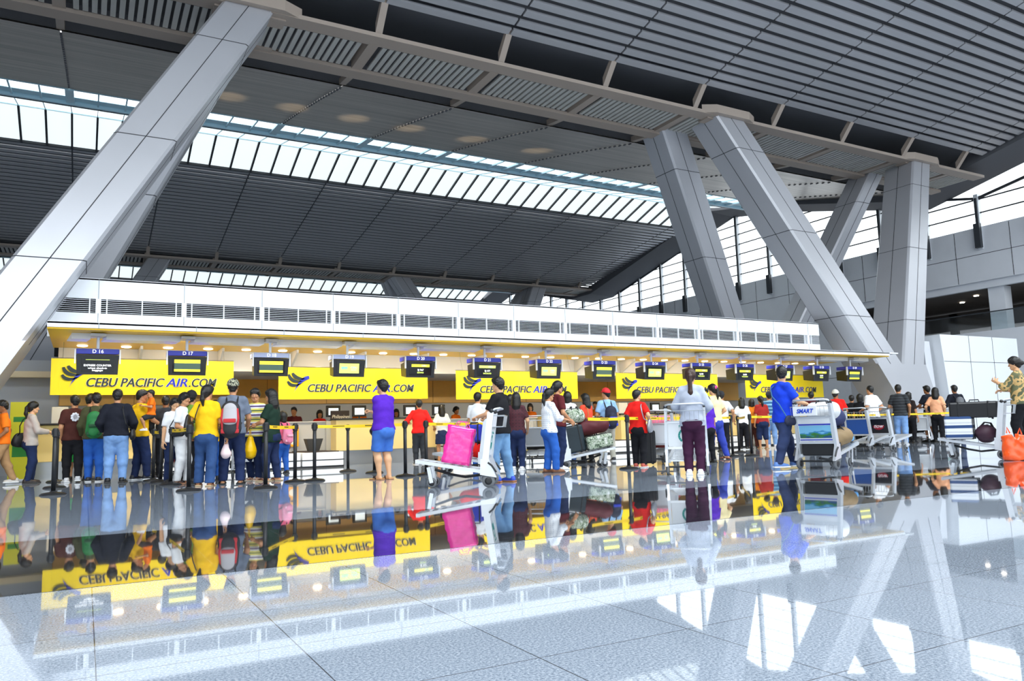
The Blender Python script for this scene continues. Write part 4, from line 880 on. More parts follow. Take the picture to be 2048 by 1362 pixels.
q_ch = P(430, 800, 950, 10, 'child in yellow seen between the woman in yellow and the backpacker', yellow, bjeans, ('303030',), Y=15.2, child=True)
q_bp = P(463, 759, 968, 6, 'tall man in grey-blue t-shirt and camouflage cap wearing a big backpack', grey, djeans, ('2a211c', '20201f', 'sandal'), hairk='crop', skin='tan', cap=(camoh,), bulk=1.1, hands=((.15, .12, .06), (.13, .14, .04)), feet=((.08, .0), (.08, -.02)), flare=.5)
q_st = P(511, 777, 958, 205, 'smiling woman in striped yellow and purple polo pushing a trolley', striped, djeans, ('d8b8a8', 'efe0d0', 'sandal'), True, 'pony', 'tan', hands=((.10, .18, .11), (.1, .18, .11)), turn=-15, Y=14.1, hgrip=(1, 1))
q_gt = P(543, 778, 962, -62, 'woman with very long black hair and dark green t-shirt facing left', green, djeans, ('6a4038', 'c9b08a', 'sandal'), True, 'long', 'tan', hands=((.10, .18, .1), (.12, .14, .08)), hem=.42, feet=((.05, .03), (.05, -.05)))
q_pc = P(566, 822, 937, -30, 'child with pink backpack beside the woman in dark green', pink, bjeans, ('202020',), True, 'bob', 'tan', Y=16.4, child=True)
# middle
q_pu = P(768, 759, 959, -38, 'woman in purple t-shirt and denim shorts standing with folded arms', purple, mat('denim_shorts_cloth', '3c6fc4', .85, noise=.15, nscale=6), ('2a1a18', 'c08a5a', 'sandal'), True, 'spiky', 'light', hands=((-.04, .16, .20), (-.02, .17, .18)), leg='shorts', bulk=1.14, turn=-10, nod=-8, hem=.49, feet=((.05, .01), (.05, -.02)), hgrip=(1, 1))
q_rd = P(840, 799, 929, -8, 'man in red long-sleeved shirt and black trousers at the desk', red, charcoal, ('303236', 'efefef'), skin='tan', sleeve='long', hands=((.16, .12, .15), (.12, .1, .1)), bulk=1.05)
q_gw = P(885, 809, 922, -10, 'girl with dark shawl over white t-shirt and dark skirt, bare legs', white, djeans, ('6a4038', 'c9b08a', 'sandal'), True, 'long', 'tan', leg='skirt', hem2=.3, hands=((.12, .1, .08), (.12, .1, .05)))
q_bt = P(1001, 754, 975, -62, 'young man in black t-shirt and faded jeans pushing the pink bag cart', blackc, mat('faded_denim', '6f96bd', .85, noise=.3, nscale=4, bump=.3, bscale=26, spec=.2), ('2f4fc0', 'b0703a'), hairk='spiky', skin='light', hands=((.10, .20, .12), (.10, .20, .12)), bulk=1.05, turn=0, hgrip=(1, 1), feet=((.05, .03), (.05, -.07)), hem=.46, Y=10.05)
q_js = P(956, 792, 938, 20, 'boy in white and blue jersey beyond the pink bag cart', white, bjeans, ('303030',), Y=14.2, H=1.55)
q_pl = P(1036, 785, 941, 2, 'woman with long black hair in dark red plaid shirt seen from behind', plaidr, djeans, ('e8e8e8', 'efefef'), True, 'long', 'light', hands=((.13, .13, .06), (.14, .08, .02)), hem=.47)
q_dk = P(1022, 789, 936, 10, 'dark-haired woman half hidden behind the woman in plaid', charcoal, blackc, ('202020',), True, 'bob', 'light', Y=13.9)
q_ck = P(1101, 777, 945, 62, 'woman in white checked hoodie leaning on the luggage cart', checkw, bjeans, ('8a5a3a', '5a3a2a'), True, 'pony', 'tan', sleeve='34', hands=((.08, .2, .12), (.08, .2, .12)), flare=.6, feet=((.05, -.02), (.05, .05)), hgrip=(1, 1), hem=.47, bulk=1.05)
q_mt = P(1116, 762, 940, 58, 'tall woman in maroon top behind the woman in white hoodie', maroon, djeans, ('e8e8e8', 'efefef'), True, 'pony', 'tan', hands=((.1, .16, .1), (.12, .1, .04)), Y=12.3)
q_bb = P(1137, 783, 925, 5, 'girl with bobbed hair in white shirt with pink sleeve, seen from behind', white, jeans, ('303030',), True, 'bob', 'light', Y=13.6)
q_lb = P(1174, 787, 925, -50, 'woman with long black hair and coral top facing left behind the luggage', cl('coral', 'f2553c'), blackc, ('202020',), True, 'long', 'tan', hands=((.08, .15, .18), (.06, .16, .2)), Y=13.9)
q_rc = P(1218, 777, 922, -22, 'man in sky blue shirt and red cap with blue backpack', sky, cl('stone', 'b8b4a6'), ('22242a', 'efefef'), skin='tan', cap=(mat('red_cap_cloth', 'e0242c', .7),), hands=((.14, .1, .03), (.12, .16, .1)), hem=.45, turn=-45)
q_rt = P(1280, 779, 935, 12, 'person in bright red t-shirt and black trousers with a hand at the waist', red, blackc, ('c25a48', 'efefef'), hairk='short', skin='light', hands=((.12, .1, .08), (.14, .03, .06)), turn=35, hem=.44, fem=True)
q_gy = P(1386, 737, 962, 4, 'woman in light grey hoodie and plum trousers with long brown hair, seen from behind', hoodg, plum, ('e8e8ee', 'ffffff'), True, 'pony_long', 'light', hcol=m_hair2, sleeve='long', hands=((.13, .16, .10), (.12, .14, .10)), bulk=1.03, feet=((.055, 0), (.055, 0)), hem=.46, flare=.3, Y=9.0)
q_vs = P(1416, 790, 935, -40, 'person in violet shirt half hidden by the woman in light grey hoodie', purple, blackc, ('202020',), True, 'bob', 'tan', Y=11.6)
q_fl = P(1432, 768, 927, -55, 'woman in cream top and blue jeans with a pink flower in her hair', cream, mat('royal_denim', '2b3fa6', .85, noise=.15, nscale=5), ('241a18', '8a4a34', 'sandal'), True, 'pony', 'light', hands=((.08, .14, .08), (.12, .06, .06)), feet=((.05, .06), (.05, -.12)), Y=12.6)
q_wb = P(1449, 783, 903, -6, 'man in white polo shirt and dark cap at the desk', white, navy, ('202020',), skin='tan', cap=(mat('dark_cap_cloth', '24262c', .8),), hands=((.12, .1, .06), (.17, .02, .04)))
q_wr = P(1489, 795, 899, 0, 'girl in white and red top with black trousers behind the rope', white, blackc, ('202020', 'efefef'), True, 'long', 'tan', hands=((.16, .05, .04), (.1, .1, .06)))
q_os = P(1509, 798, 897, -8, 'woman in orange patterned shirt beside the girl in white and red', cl('amber', 'e88a2a'), brown, ('202020',), True, 'bob', 'tan')
q_rs = P(1528, 792, 897, -24, 'woman in brick red shirt and cropped jeans with curly dark hair', cl('brick', 'a8302c'), djeans, ('8a4a34', 'c9b08a', 'sandal'), True, 'pony', 'tan', leg='capri', bulk=1.08)
q_bs = P(1545, 784, 895, -8, 'man in blue striped shirt and light jeans at the rope', bstripe, ljeans, ('e0e0e4', 'efefef'), skin='tan', cap=(mat('navy_cap_cloth', '20263c', .8),))
q_bl = P(1568, 733, 945, 55, 'man in vivid blue t-shirt with shoulder strap pushing the trolley with the lagoon picture', blue, mat('indigo_denim', '26355c', .85, noise=.2, nscale=5, bump=.3, bscale=26), ('5f86c8', 'ffffff'), hairk='spiky', skin='light', hands=((.10, .20, .13), (.10, .21, .12)), bulk=1.1, turn=-50, hgrip=(1, 1), feet=((.05, .13), (.06, -.13, .012)), hem=.45, Y=9.0)
q_bk = P(1627, 783, 895, 4, 'person in brown-red top beyond the trolley with the lagoon picture', maroon, blackc, ('202020',), Y=15.5)
q_rb = P(1677, 780, 893, -14, 'man in bright red shirt and pale baseball cap', red, djeans, ('202020',), skin='brown', cap=(mat('pale_cap_cloth', 'd8d4c4', .8),), hands=((.16, .1, .05), (.14, .08, .02)), bulk=1.1, turn=40, Y=14.6)
q_d1 = P(1708, 790, 892, 0, 'dark-clothed person in the shade left of the man in white shirt', blackc, blackc, ('202020',), Y=15.6)
q_d2 = P(1724, 788, 892, 20, 'dark-haired woman in black beside the man in white shirt', blackc, blackc, ('202020',), True, 'bob', 'tan', Y=15.2)
q_ws = P(1748, 771, 888, -55, 'balding man in loose white shirt resting on the nested trolleys', white, charcoal, ('202020',), hairk='crop', skin='tan', bulk=1.15, hands=((.1, .12, .1), (.16, .04, .04)), Y=14.5)
q_bj = P(1803, 769, 883, 3, 'man in black striped shirt and light blue jeans behind the rope', pattern('black_striped_cloth', ['1f2226', '1f2226', '1f2226', '3b4046'], 'stripe', 12), ljeans, ('c8c8cc', 'efefef'), hands=((.10, .15, .12), (.14, .06, .02)), Y=14.6)
q_hd = P(1822, 784, 880, 20, 'woman in dark brown top behind the man in light blue jeans', cl('dark_brown', '2c2320'), blackc, ('202020',), True, 'bob', 'tan', Y=15.4)
q_dm = P(1862, 771, 879, -50, 'man in navy top and white shorts pushing a trolley beside the woman in peach', navy, white, ('202020',), skin='brown', leg='shorts', hands=((.1, .2, .12), (.1, .2, .12)), Y=15.2)
q_pe = P(1877, 775, 882, 5, 'woman in peach top and black trousers with long black hair', peach, blackc, ('202020',), True, 'long', 'light', hands=((.17, .08, .06), (.12, .05, .02)), Y=14.7)
q_rp = P(1917, 770, 876, -28, 'young man with grey and black backpack at the far right of the rope', navy, djeans, ('9a9aa0', 'efefef'), skin='brown', hands=((.16, .12, .08), (.14, .08, .02)), sleeve='long', Y=14.9)
q_ed = P(2046, 714, 918, -80, 'woman in olive and tan top with pink band at the right edge holding a phone', oliveb, blackc, ('7a4a3a', '2a2020', 'sandal'), True, 'bun', 'light', sleeve='34', hands=((.03, .2, .24), (.1, .16, .14)), bulk=1.1, Y=9.9, nod=6)
g = MB(); z = q_ed['pel'][2]-.01; g.lathe([(.150, -.05), (.165, -.02), (.165, .04), (.150, .06)], (0, 0, 0), 28); g.xf(Matrix.Translation((0, .01, z))@Matrix.Diagonal((1.06, .84, 1, 1))); g.build('pink_waistband', mat('pink_waist_cloth', 'ee8fc4', .8), q_ed['root'], True)
# child carried by the man in yellow
def carried():
    q = P(293, 780, 958, -75, 'small child in orange shirt and dark shorts carried by the man in yellow', orange, charcoal, ('e8e8ea', 'ffffff'), leg='shorts', H=.92, Y=float(q_ye['p'][1])+.02, child=True, lift=0., hands=((.1, .16, .18), (.1, .16, .2)), feet=((.09, .13, .13), (.09, .10, .15)), hem=.46, res=.0125)
    t = q_ye['p']; th = math.atan2(t[0], t[1]); q['root'].location = (t[0]+.19*math.cos(th)-.16*math.sin(th), t[1]-.19*math.sin(th)-.16*math.cos(th), q_ye['H']*.995-.92); q['root'].rotation_euler.z = q_ye['root'].rotation_euler.z+math.pi*.9; return q
q_kid = carried()
# airline clerks behind the desks
def clerk(px, hy, a, lb, top=orange, fem=False, hk='short', sk='tan', Y=20.9, **k): return P(px, hy, 900, a, lb, top, charcoal, ('202020',), fem, hk, sk, Y=Y, H=float(onY(px, hy, Y)[2]), res=.018, **k)
clerk(588, 814, 190, 'clerk with dark hair behind the green pitched sign', maroon); clerk(639, 820, 170, 'clerk in red and black bent low left of the desk monitor', red, True, 'bob')
clerk(719, 812, 200, 'clerk in orange shirt facing the queue left of the woman in purple'); clerk(793, 818, 180, 'dark-haired clerk between the woman in purple and the man in red', charcoal, True, 'bob')
clerk(912, 813, 130, 'brown-haired clerk in orange right of the girl with shawl', orange, True, 'bun'); clerk(1062, 807, 185, 'clerk with bobbed auburn hair beside the woman in plaid', orange, True, 'bob', 'light')
clerk(1193, 803, 195, 'clerk in orange shirt left of the man with the red cap')
# ================================================================== TROLLEYS, LUGGAGE, ROPE POSTS
m_alu = mat('trolley_aluminium', 'd9dde2', .3, .55); m_tire = mat('grey_tyre', '6d6f72', .6); m_rub = mat('black_trolley_plastic', '1b1c1f', .45); m_wire = mat('trolley_wire', 'aeb3b9', .3, .7)
m_teal = mat('teal_print', '1f8f86', .5); m_pan = mat('trolley_panel_white', 'e6e9ec', .4)
def world_at(px, py): p = ground(px, py); return np.array((p[0], p[1], 0.))
def lagoon():
    if 'lagoon_picture' in MC: return MC['lagoon_picture']
    m = bpy.data.materials.new('lagoon_picture'); m.use_nodes = True; n = m.node_tree; b = n.nodes['Principled BSDF']; L = n.links.new
    t = n.nodes.new('ShaderNodeTexCoord'); s = n.nodes.new('ShaderNodeSeparateXYZ'); L(t.outputs['Generated'], s.inputs[0]); x = n.nodes.new('ShaderNodeTexNoise'); x.inputs['Scale'].default_value = 3.; L(t.outputs['Generated'], x.inputs[0])
    a = n.nodes.new('ShaderNodeMath'); a.operation = 'MULTIPLY_ADD'; L(x.outputs['Fac'], a.inputs[0]); a.inputs[1].default_value = 1.1; L(s.outputs['Z'], a.inputs[2])
    r = n.nodes.new('ShaderNodeValToRGB'); L(a.outputs[0], r.inputs[0]); e = r.color_ramp.elements
    e[0].position = .35; e[0].color = lin('0e2c55'); e[1].position = 1.4 if False else 1.; e[1].color = lin('7fc3e8')
    for p, c in ((.55, '1d4f86'), (.68, '2f6b3a'), (.8, '3f8a3a'), (.9, '2a7fc0')): q = e.new(p); q.color = lin(c)
    L(r.outputs[0], b.inputs['Base Color']); b.inputs['Roughness'].default_value = .3; MC['lagoon_picture'] = m; return m
def trolley(o, fwd, label, panel='plain', sc=1., group=None):
    """luggage trolley; o = middle of the rear axle on the floor, fwd = pushing direction"""
    rz = math.atan2(fwd[1], fwd[0])-math.pi/2; r = empty('luggage_trolley', label, 'luggage trolley', (o[0], o[1], 0), rz, group); r.scale = (sc, sc, sc)
    W = .30
    g = MB(); dz = lambda y: .20+.17*(y+.02)
    for s in (-1, 1): g.bar((s*.27, -.02, dz(-.02)), (s*.20, .92, dz(.92)), .05, .045)
    for y in np.linspace(.02, .86, 8): w_ = .27-.07*y/.92; g.bar((-w_, y, dz(y)), (w_, y, dz(y)), .055, .02)
    g.bar((-.2, .93, dz(.93)), (.2, .93, dz(.93)), .05, .05); g.build('deck', m_alu, r)
    for s in (-1, 1):
        g = MB(); g.bar((s*W, .0, .24), (s*W*.93, -.10, 1.0), .045, .085, up=(0, 1, 0)); g.build('upright', m_alu, r)
        g = MB(); g.hexa([(s*W-.02, -.16, .13), (s*W+.02, -.16, .13), (s*W+.02, .06, .17), (s*W-.02, .06, .17), (s*W-.02, -.06, .38), (s*W+.02, -.06, .38), (s*W+.02, .05, .38), (s*W-.02, .05, .38)]); g.build('foot_plate', m_alu, r)
        g = MB(); g.tube([(s*(W+.028), -.05, .33), (s*(W+.028), -.1, .29), (s*(W+.028), -.16, .2)], .013, 8); g.build('bumper_strip', m_rub, r)
        g = MB(); g.lathe([(.045, -.022), (.083, -.02), (.086, 0), (.083, .02), (.045, .022)], (s*(W-.01), -.05, .086), 24, 0, 'X'); g.lathe([(.02, -.028), (.05, -.026), (.05, .026), (.02, .028)], (s*(W-.01), -.05, .086), 16, 1, 'X'); g.build('rear_wheel', [m_tire, m_rub], r, True)
        g = MB(); g.lathe([(.04, -.016), (.066, -.015), (.069, 0), (.066, .015), (.04, .016)], (s*.15, .74, .069), 20, 0, 'X'); g.lathe([(.02, -.02), (.042, -.018), (.042, .018), (.02, .02)], (s*.15, .74, .069), 14, 1, 'X')
        wv = g.build('front_wheel', [m_tire, m_rub], r, True)
        g = MB(); g.bar((s*.15-.024, .74, .069), (s*.15-.024, .78, .28), .006, .05); g.bar((s*.15+.024, .74, .069), (s*.15+.024, .78, .28), .006, .05); g.build('fork', m_alu, wv)
    g = MB(); g.tube([(0, .02, .16), (0, .3, .13), (0, .5, .17), (0, .72, .24)], .018, 8); g.tube([(-W, -.05, .12), (W, -.05, .12)], .015, 8); g.build('chassis', m_rub, r)
    g = MB(); up = lambda z: -.0-.13*(z-.24)/.76
    for z in (.80, .95): g.tube([(-W*.95, up(z)-.01, z), (-W*.9, up(z)-.16, z), (W*.9, up(z)-.16, z), (W*.95, up(z)-.01, z)], .006, 6)
    for x in np.linspace(-W*.88, W*.88, 9): g.tube([(x, up(.95)-.16, .95), (x, up(.8)-.16, .80), (x, up(.8), .80)], .003, 5)
    g.build('wire_basket', m_wire, r)
    g = MB(); g.tube([(-W*.93, -.10, 1.0), (-W*.93, -.16, 1.04), (-W*.8, -.22, 1.05), (W*.8, -.22, 1.05), (W*.93, -.16, 1.04), (W*.93, -.10, 1.0)], .014, 10); g.ball((-W*.93, -.11, 1.01), .035, 10, 1); g.ball((W*.93, -.11, 1.01), .035, 10, 1); g.build('handle', [m_alu, m_rub], r, True)
    pm = {'plain': m_pan, 'pal': m_pan, 'lagoon': mat('panel_blue_white', 'dfe8f4', .4), 'flow': mat('flow_poster_black', '15151c', .4), 'blue': mat('panel_deep_blue', '1f4f9a', .4), 'emblem': m_pan, 'grey': mat('panel_grey', 'b8bcc0', .35, .5)}[panel]
    g = MB(); P = lambda x, z, d: (x, up(z)+d, z)
    z0, z1 = .42, .78
    g.hexa([P(-.265, z0, -.012), P(.265, z0, -.012), P(.265, z0, 0), P(-.265, z0, 0), P(-.262, z1, -.012), P(.262, z1, -.012), P(.262, z1, 0), P(-.262, z1, 0)]); pn = g.build('sign_panel', m_pan if panel in ('flow', 'lagoon') else pm, r)
    for z in (z0-.02, z1+.01): g = MB(); g.bar(P(-.28, z, -.006), P(.28, z, -.006), .02, .035); g.build('cross_bar', m_alu, r)
    T = lambda x, z, d: Matrix.Translation(P(x, z, d))@Matrix.Rotation(math.radians(90-9.7), 4, 'X')
    def rect(nm, x0, x1, za, zb, mt, d=-.014): g = MB(); g.hexa([P(x0, za, d-.002), P(x1, za, d-.002), P(x1, za, d), P(x0, za, d), P(x0, zb, d-.002), P(x1, zb, d-.002), P(x1, zb, d), P(x0, zb, d)]); return g.build(nm, mt, pn)
    if panel in ('pal', 'emblem'):
        g = MB(); n = 20
        for i in range(n):
            if panel == 'pal' and i in (13, 14, 15, 16): continue
            a0, a1 = 2*math.pi*i/n, 2*math.pi*(i+(.95 if panel == 'pal' else .6))/n; ri, ro = (.085, .115); q = [(ri, a0), (ro, a0), (ro, a1), (ri, a1)]
            pt = [P(rr*math.cos(a), .58+rr*math.sin(a), -.0145) for rr, a in q]; g.hexa(pt+[(x, y+.002, z) for x, y, z in pt])
        for x in (-.05, -.025, 0, .025, .05): h_ = .075-abs(x)*.5; g.bar(P(x, .58-h_, -.015), P(x, .58+.01, -.015), .012, .003)
        g.build('round_emblem', m_teal, pn)
        if panel == 'pal': text_obj('emblem_letters', 'P A L', .07, m_teal, pn, T(0, .725, -.015), width=.2)
    if panel == 'lagoon':
        rect('picture', -.25, .25, .47, .66, lagoon()); rect('blue_stripe', -.255, .255, .665, .685, m_blue); rect('blue_stripe', -.255, .255, .435, .45, m_blue)
        g = MB(); g.rbox(-.22, .16, up(.9)-.19, up(.9)-.165, .81, .95, .006); g.build('header_board', m_pan, r); text_obj('header_letters', 'SMART', .085, mat('smart_blue', '1a49c8'), r, Matrix.Translation((-.03, up(.9)-.195, .88))@RX90, .25, .001, width=.27, bold=.003)
        g = MB(); g.rbox(-.25, .25, -.03, .25, .2, .40, .02)
        g.build('lower_basket', mat('black_wire_mesh', '1c1d20', .6), r)
    if panel == 'flow':
        rect('poster', -.235, .235, .43, .77, pm); g = MB(); g.ball(P(0, .6, -.018), (.15, .002, .09), 12); g.build('poster_glow', mat('poster_red', 'a0142c', .5), pn); text_obj('poster_letters', 'flow', .14, mat('poster_white', 'f6f2f2'), pn, T(0, .6, -.024), .2, width=.24)
    return r
def from_wheels(rear, front, **k):
    a, b = world_at(*rear), world_at(*front); d = (b-a); d[2] = 0; Lg = np.linalg.norm(d); d = d/Lg
    side = np.array((-d[1], d[0], 0)); v = a/np.linalg.norm(a)
    if side@v < 0: side = -side
    return a+side*.28, d
def rel(px, py, a):
    """floor spot and a heading a (degrees, 0 = straight away along the sight line)"""
    p = world_at(px, py); t = math.atan2(p[0], p[1])+math.radians(a); return p, np.array((math.sin(t), math.cos(t), 0))
TR = {}
p, d = from_wheels((949, 975), (869, 973)); d = nrm(np.array((d[0], d[1], 0))); th0 = math.atan2(p[0], p[1])+math.radians(-84); dA = np.array((math.sin(th0), math.cos(th0), 0))
TR['A'] = (p, dA, trolley(p, dA, 'luggage trolley with round teal emblem carrying a shiny pink bag', 'pal'))
p, _ = rel(1144, 938, 82); _, d = rel(1144, 938, 76); TR['C'] = (p+np.array((0, .25, 0)), d, trolley(p+np.array((0, .25, 0)), d, 'luggage trolley piled with dark suitcase, maroon duffel and camouflage bags', 'plain'))
def simple(k, px, py, a, lb, pn, **kw): p, d = rel(px, py, a); TR[k] = (p, d, trolley(p, d, lb, pn, **kw))
simple('D', 1376, 949, 0, 'luggage trolley with large teal round emblem pushed by the woman in light grey hoodie', 'pal', sc=1.02)
simple('E', 1640, 938, 26, 'luggage trolley with lagoon picture and SMART header board', 'lagoon', sc=1.04)
simple('F', 1722, 903, 30, 'nested luggage trolley with blue edge, left of the black poster trolley', 'blue')
simple('G', 1765, 902, 33, 'nested luggage trolley with a black and red flow poster', 'flow')
simple('K', 1838, 885, -5, 'luggage trolley with plain panel pushed by the man in navy and white shorts', 'plain')
simple('L', 1896, 884, -8, 'luggage trolley with pale round emblem left of the young man with the backpack', 'emblem')
simple('H', 2003, 917, -85, 'luggage trolley loaded with black suitcase and striped bag at the right edge', 'grey')
simple('J', 499, 957, 175, 'luggage trolley in front of the woman in striped polo', 'grey')
simple('M', 1072, 928, 5, 'luggage trolley with silver panel behind the woman in checked hoodie', 'grey')
simple('N', 1022, 935, 8, 'luggage trolley with teal emblem between the man in black and the woman in plaid', 'pal')
simple('I', 1322, 930, 15, 'luggage trolley beside the person in bright red t-shirt', 'plain')
simple('O', 972, 945, -75, 'second luggage trolley with blue and red packages behind the pink bag trolley', 'plain')
simple('Q', 352, 955, 20, 'luggage trolley among the queue behind the woman in white trousers', 'grey')
# --- luggage
def on(tr, x, y, z, yaw=0., tilt=True):
    """frame standing on a trolley deck at local x, y"""
    p, d, r = TR[tr]; rz = math.atan2(d[1], d[0])-math.pi/2; k = r.scale[0]
    return Matrix.Translation(Vector((p[0], p[1], 0)))@Matrix.Rotation(rz, 4, 'Z')@Matrix.Translation(Vector((x, y, (.23+.17*y+z)))*k)@(Matrix.Rotation(math.atan(.17), 4, 'X') if tilt else Matrix.Identity(4))@Matrix.Rotation(yaw, 4, 'Z')
def placed(name, label, cat, M, group=None):
    o = empty(name, label, cat, (0, 0, 0), 0, group); o.matrix_world = M; return o
def blob(lo, hi, h, fn, name, mt, parent):
    s = SDF(lo, hi, h); fn(s); V, Q = s.mesh(); t = MB(); t.add(V, Q.tolist()); return t.build(name, mt, parent, True)
def suitcase(M, w, d, h, mt, label, ribs=True):
    o = placed('suitcase', label, 'suitcase', M); g = MB(); g.rbox(-w/2, w/2, -d/2, d/2, .03, h, .035); g.build('shell', mt, o)
    g = MB()
    for s in (-1, 1): g.rbox(s*w/2-.02-.003*s, s*w/2+.004*s+.001, -d/2-.003, d/2+.003, .04, h-.01, .004) if False else g.rbox(s*w*.30-.012, s*w*.30+.012, -d/2-.008, d/2+.008, .02, h+.008, .006)
    g.build('strap', m_rub, o)
    g = MB(); g.tube([(-.08, 0, h-.005), (-.07, 0, h+.035), (.07, 0, h+.035), (.08, 0, h-.005)], .011, 8); g.build('handle', m_rub, o)
    for s in (-1, 1): g = MB(); g.lathe([(.03, -.015), (.03, .015)], (s*w*.36, d*.3, .03), 14, 0, 'X'); g.build('wheel', m_rub, o)
    return o
def duffel(M, L, r, mt, label, r2=None):
    o = placed('duffel_bag', label, 'bag', M); r2 = r2 or r
    blob((-L/2-r*.5, -r*1.25, -.03), (L/2+r*.5, r*1.25, max(r, r2)*2.4), .014, lambda s: s.cone((-L/2+r*.7, 0, r), (L/2-r*.7, 0, r2), r, r2, .03, (0, 1, 0), 1.05).wrinkle(.003, 26), 'bag_body', mt, o)
    g = MB()
    for s in (-1, 1): g.tube([(s*L*.2, -r*.7, r*1.6), (s*L*.16, -r*.3, r*2.25), (s*L*.16, r*.3, r*2.25), (s*L*.2, r*.7, r*1.6)], .012, 8)
    g.tube([(-L*.4, 0, r*2+.006), (L*.4, 0, r*2+.006)], .006, 6); g.build('handles', m_rub, o); return o
camo = pattern('camouflage_bag_cloth', ['4f5f4c', '93a58a', 'c8d0bd', '6f8068', 'e3e6dc'], 'camo', 22); m_dk = mat('dark_teal_luggage', '1b2b33', .5); m_mar = mat('maroon_bag_cloth', '5a1620', .6)
# pink bag
m_pink = mat('shiny_pink_plastic', 'ff2fa0', .18, noise=.12, nscale=7, bump=.9, bscale=9, coat=.6)
o = placed('pink_carrier_bag', 'big shiny pink plastic carrier bag standing on a trolley', 'bag', on('A', 0, .42, .012))
def fp(s): s.cone((0, 0, .1), (0, 0, .42), .16, .15, .02, (1, 0, 0), 1.15); 
g = MB(); b_ = [(-.15, -.19, 0), (.15, -.19, 0), (.15, .19, 0), (-.15, .19, 0)]; t_ = [(-.14, -.19, .50), (.14, -.19, .50), (.13, .17, .52), (-.13, .17, .52)]
n = 10; V = []; ring = []
for k in range(n+1):
    t = k/n
    for i in range(4):
        A = np.array(b_[i])*(1-t)+np.array(t_[i])*t; B = np.array(b_[(i+1) % 4])*(1-t)+np.array(t_[(i+1) % 4])*t
        for j in range(6): q = A+(B-A)*j/6; nn = nrm(np.array((q[0], q[1], 0))); V.append(q+nn*.010*math.sin(k*2.1+i*2+j*1.7))
Fc = [(k*24+i, k*24+(i+1) % 24, (k+1)*24+(i+1) % 24, (k+1)*24+i) for k in range(n) for i in range(24)]+[tuple(reversed(range(24))), tuple(range(n*24, n*24+24))]
g.add(V, Fc); g.build('bag_body', m_pink, o, True)
g = MB()
for s in (-1, 1): g.tube([(s*.12, -.1, .50), (s*.12, -.06, .58), (s*.12, .04, .58), (s*.12, .08, .50)], .006, 6)
g.build('handles', m_pink, o)
# luggage pile
suitcase(on('C', 0, .20, .0, 1.57, True), .46, .27, .54, m_dk, 'dark teal suitcase standing on the trolley pushed by the woman in checked hoodie')
duffel(on('C', 0, .60, .30, 1.3), .56, .15, m_mar, 'maroon duffel bag lying on top of the camouflage suitcase')
o = suitcase(on('C', 0, .68, .0, 0), .5, .50, .27, camo, 'camouflage patterned suitcase lying at the front of the piled trolley')
duffel(on('C', 0, .22, .58, 1.57, False), .34, .14, camo, 'small camouflage backpack resting on the dark teal suitcase')
suitcase(on('I', -.28, -.10, -.2, .3, False), .42, .28, .66, mat('black_luggage_cloth', '202124', .7), 'large black wheeled suitcase standing between the person in red and the hoodie woman trolley')
duffel(on('I', 0, .3, .05, .2), .55, .17, mat('red_brown_bag', '8a2420', .6), 'red brown bag on the trolley beside the person in bright red')
duffel(on('I', 0, .25, .42, .2, False), .42, .13, mat('pink_white_bundle', 'ef7f9a', .6), 'pink bundle on top of the red brown bag')
duffel(on('E', .0, .42, .30, 1.2), .5, .17, mat('indigo_bag', '26305c', .7), 'indigo cloth bag on the lagoon picture trolley')
duffel(on('E', .06, .12, .50, .2, False), .44, .14, mat('white_sack', 'eceef0', .6), 'white sack behind the upright of the lagoon picture trolley')
duffel(on('E', .1, .42, .02, 1.4), .62, .14, mat('tan_bag', '8b7350', .7), 'tan bag low on the lagoon picture trolley')
suitcase(on('E', .02, .78, .0, 0), .36, .2, .12, mat('sky_blue_box', '5aa8e6', .5), 'flat sky blue package at the front of the lagoon picture trolley')
suitcase(on('H', 0, .34, .42, 1.57, False), .78, .46, .32, mat('black_glossy_luggage', '1d1d20', .35), 'big black suitcase lying across the top of the right edge trolley')
o = suitcase(on('H', -.02, .60, .0, 0, False), .46, .44, .44, pattern('blue_white_striped_bag', ['e9ecef', 'e9ecef', '2c4a7c', '2c4a7c', 'e9ecef', 'd0d4d8'], 'stripe', 6.), 'blue and white striped bag under the black suitcase')
duffel(on('H', .0, .22, .02, 0), .42, .16, mat('dark_plum_bag', '3c2030', .6), 'dark plum bag low on the right edge trolley')
duffel(on('O', 0, .25, .02, 1.5), .5, .13, red, 'red package on the trolley behind the pink bag'); suitcase(on('O', 0, .2, .27, 1.5, False), .3, .16, .34, mat('deep_blue_box', '2534b0', .5), 'deep blue box on top of the red package')
duffel(on('J', 0, .3, .02, 1.5), .52, .16, mat('khaki_bag', '5b5240', .7), 'khaki bag on the trolley in front of the striped polo woman'); duffel(on('J', 0, .62, .02, .2), .4, .13, red, 'red bag on the trolley beside the backpacker')
duffel(on('M', 0, .35, .02, .2), .55, .17, mat('black_luggage_cloth', '202124', .7), 'black bag on the silver panel trolley'); duffel(on('K', 0, .35, .02, .2), .5, .16, mat('black_luggage_cloth', '202124'), 'black bag on the trolley of the man in white shorts')
duffel(on('Q', 0, .35, .02, .2), .5, .16, mat('red_bag_cloth', 'c32a22', .6), 'red bag on the trolley among the queue'); duffel(on('L', 0, .35, .02, .2), .5, .15, mat('brown_bag', '6a4a38', .6), 'brown bag on the pale emblem trolley')
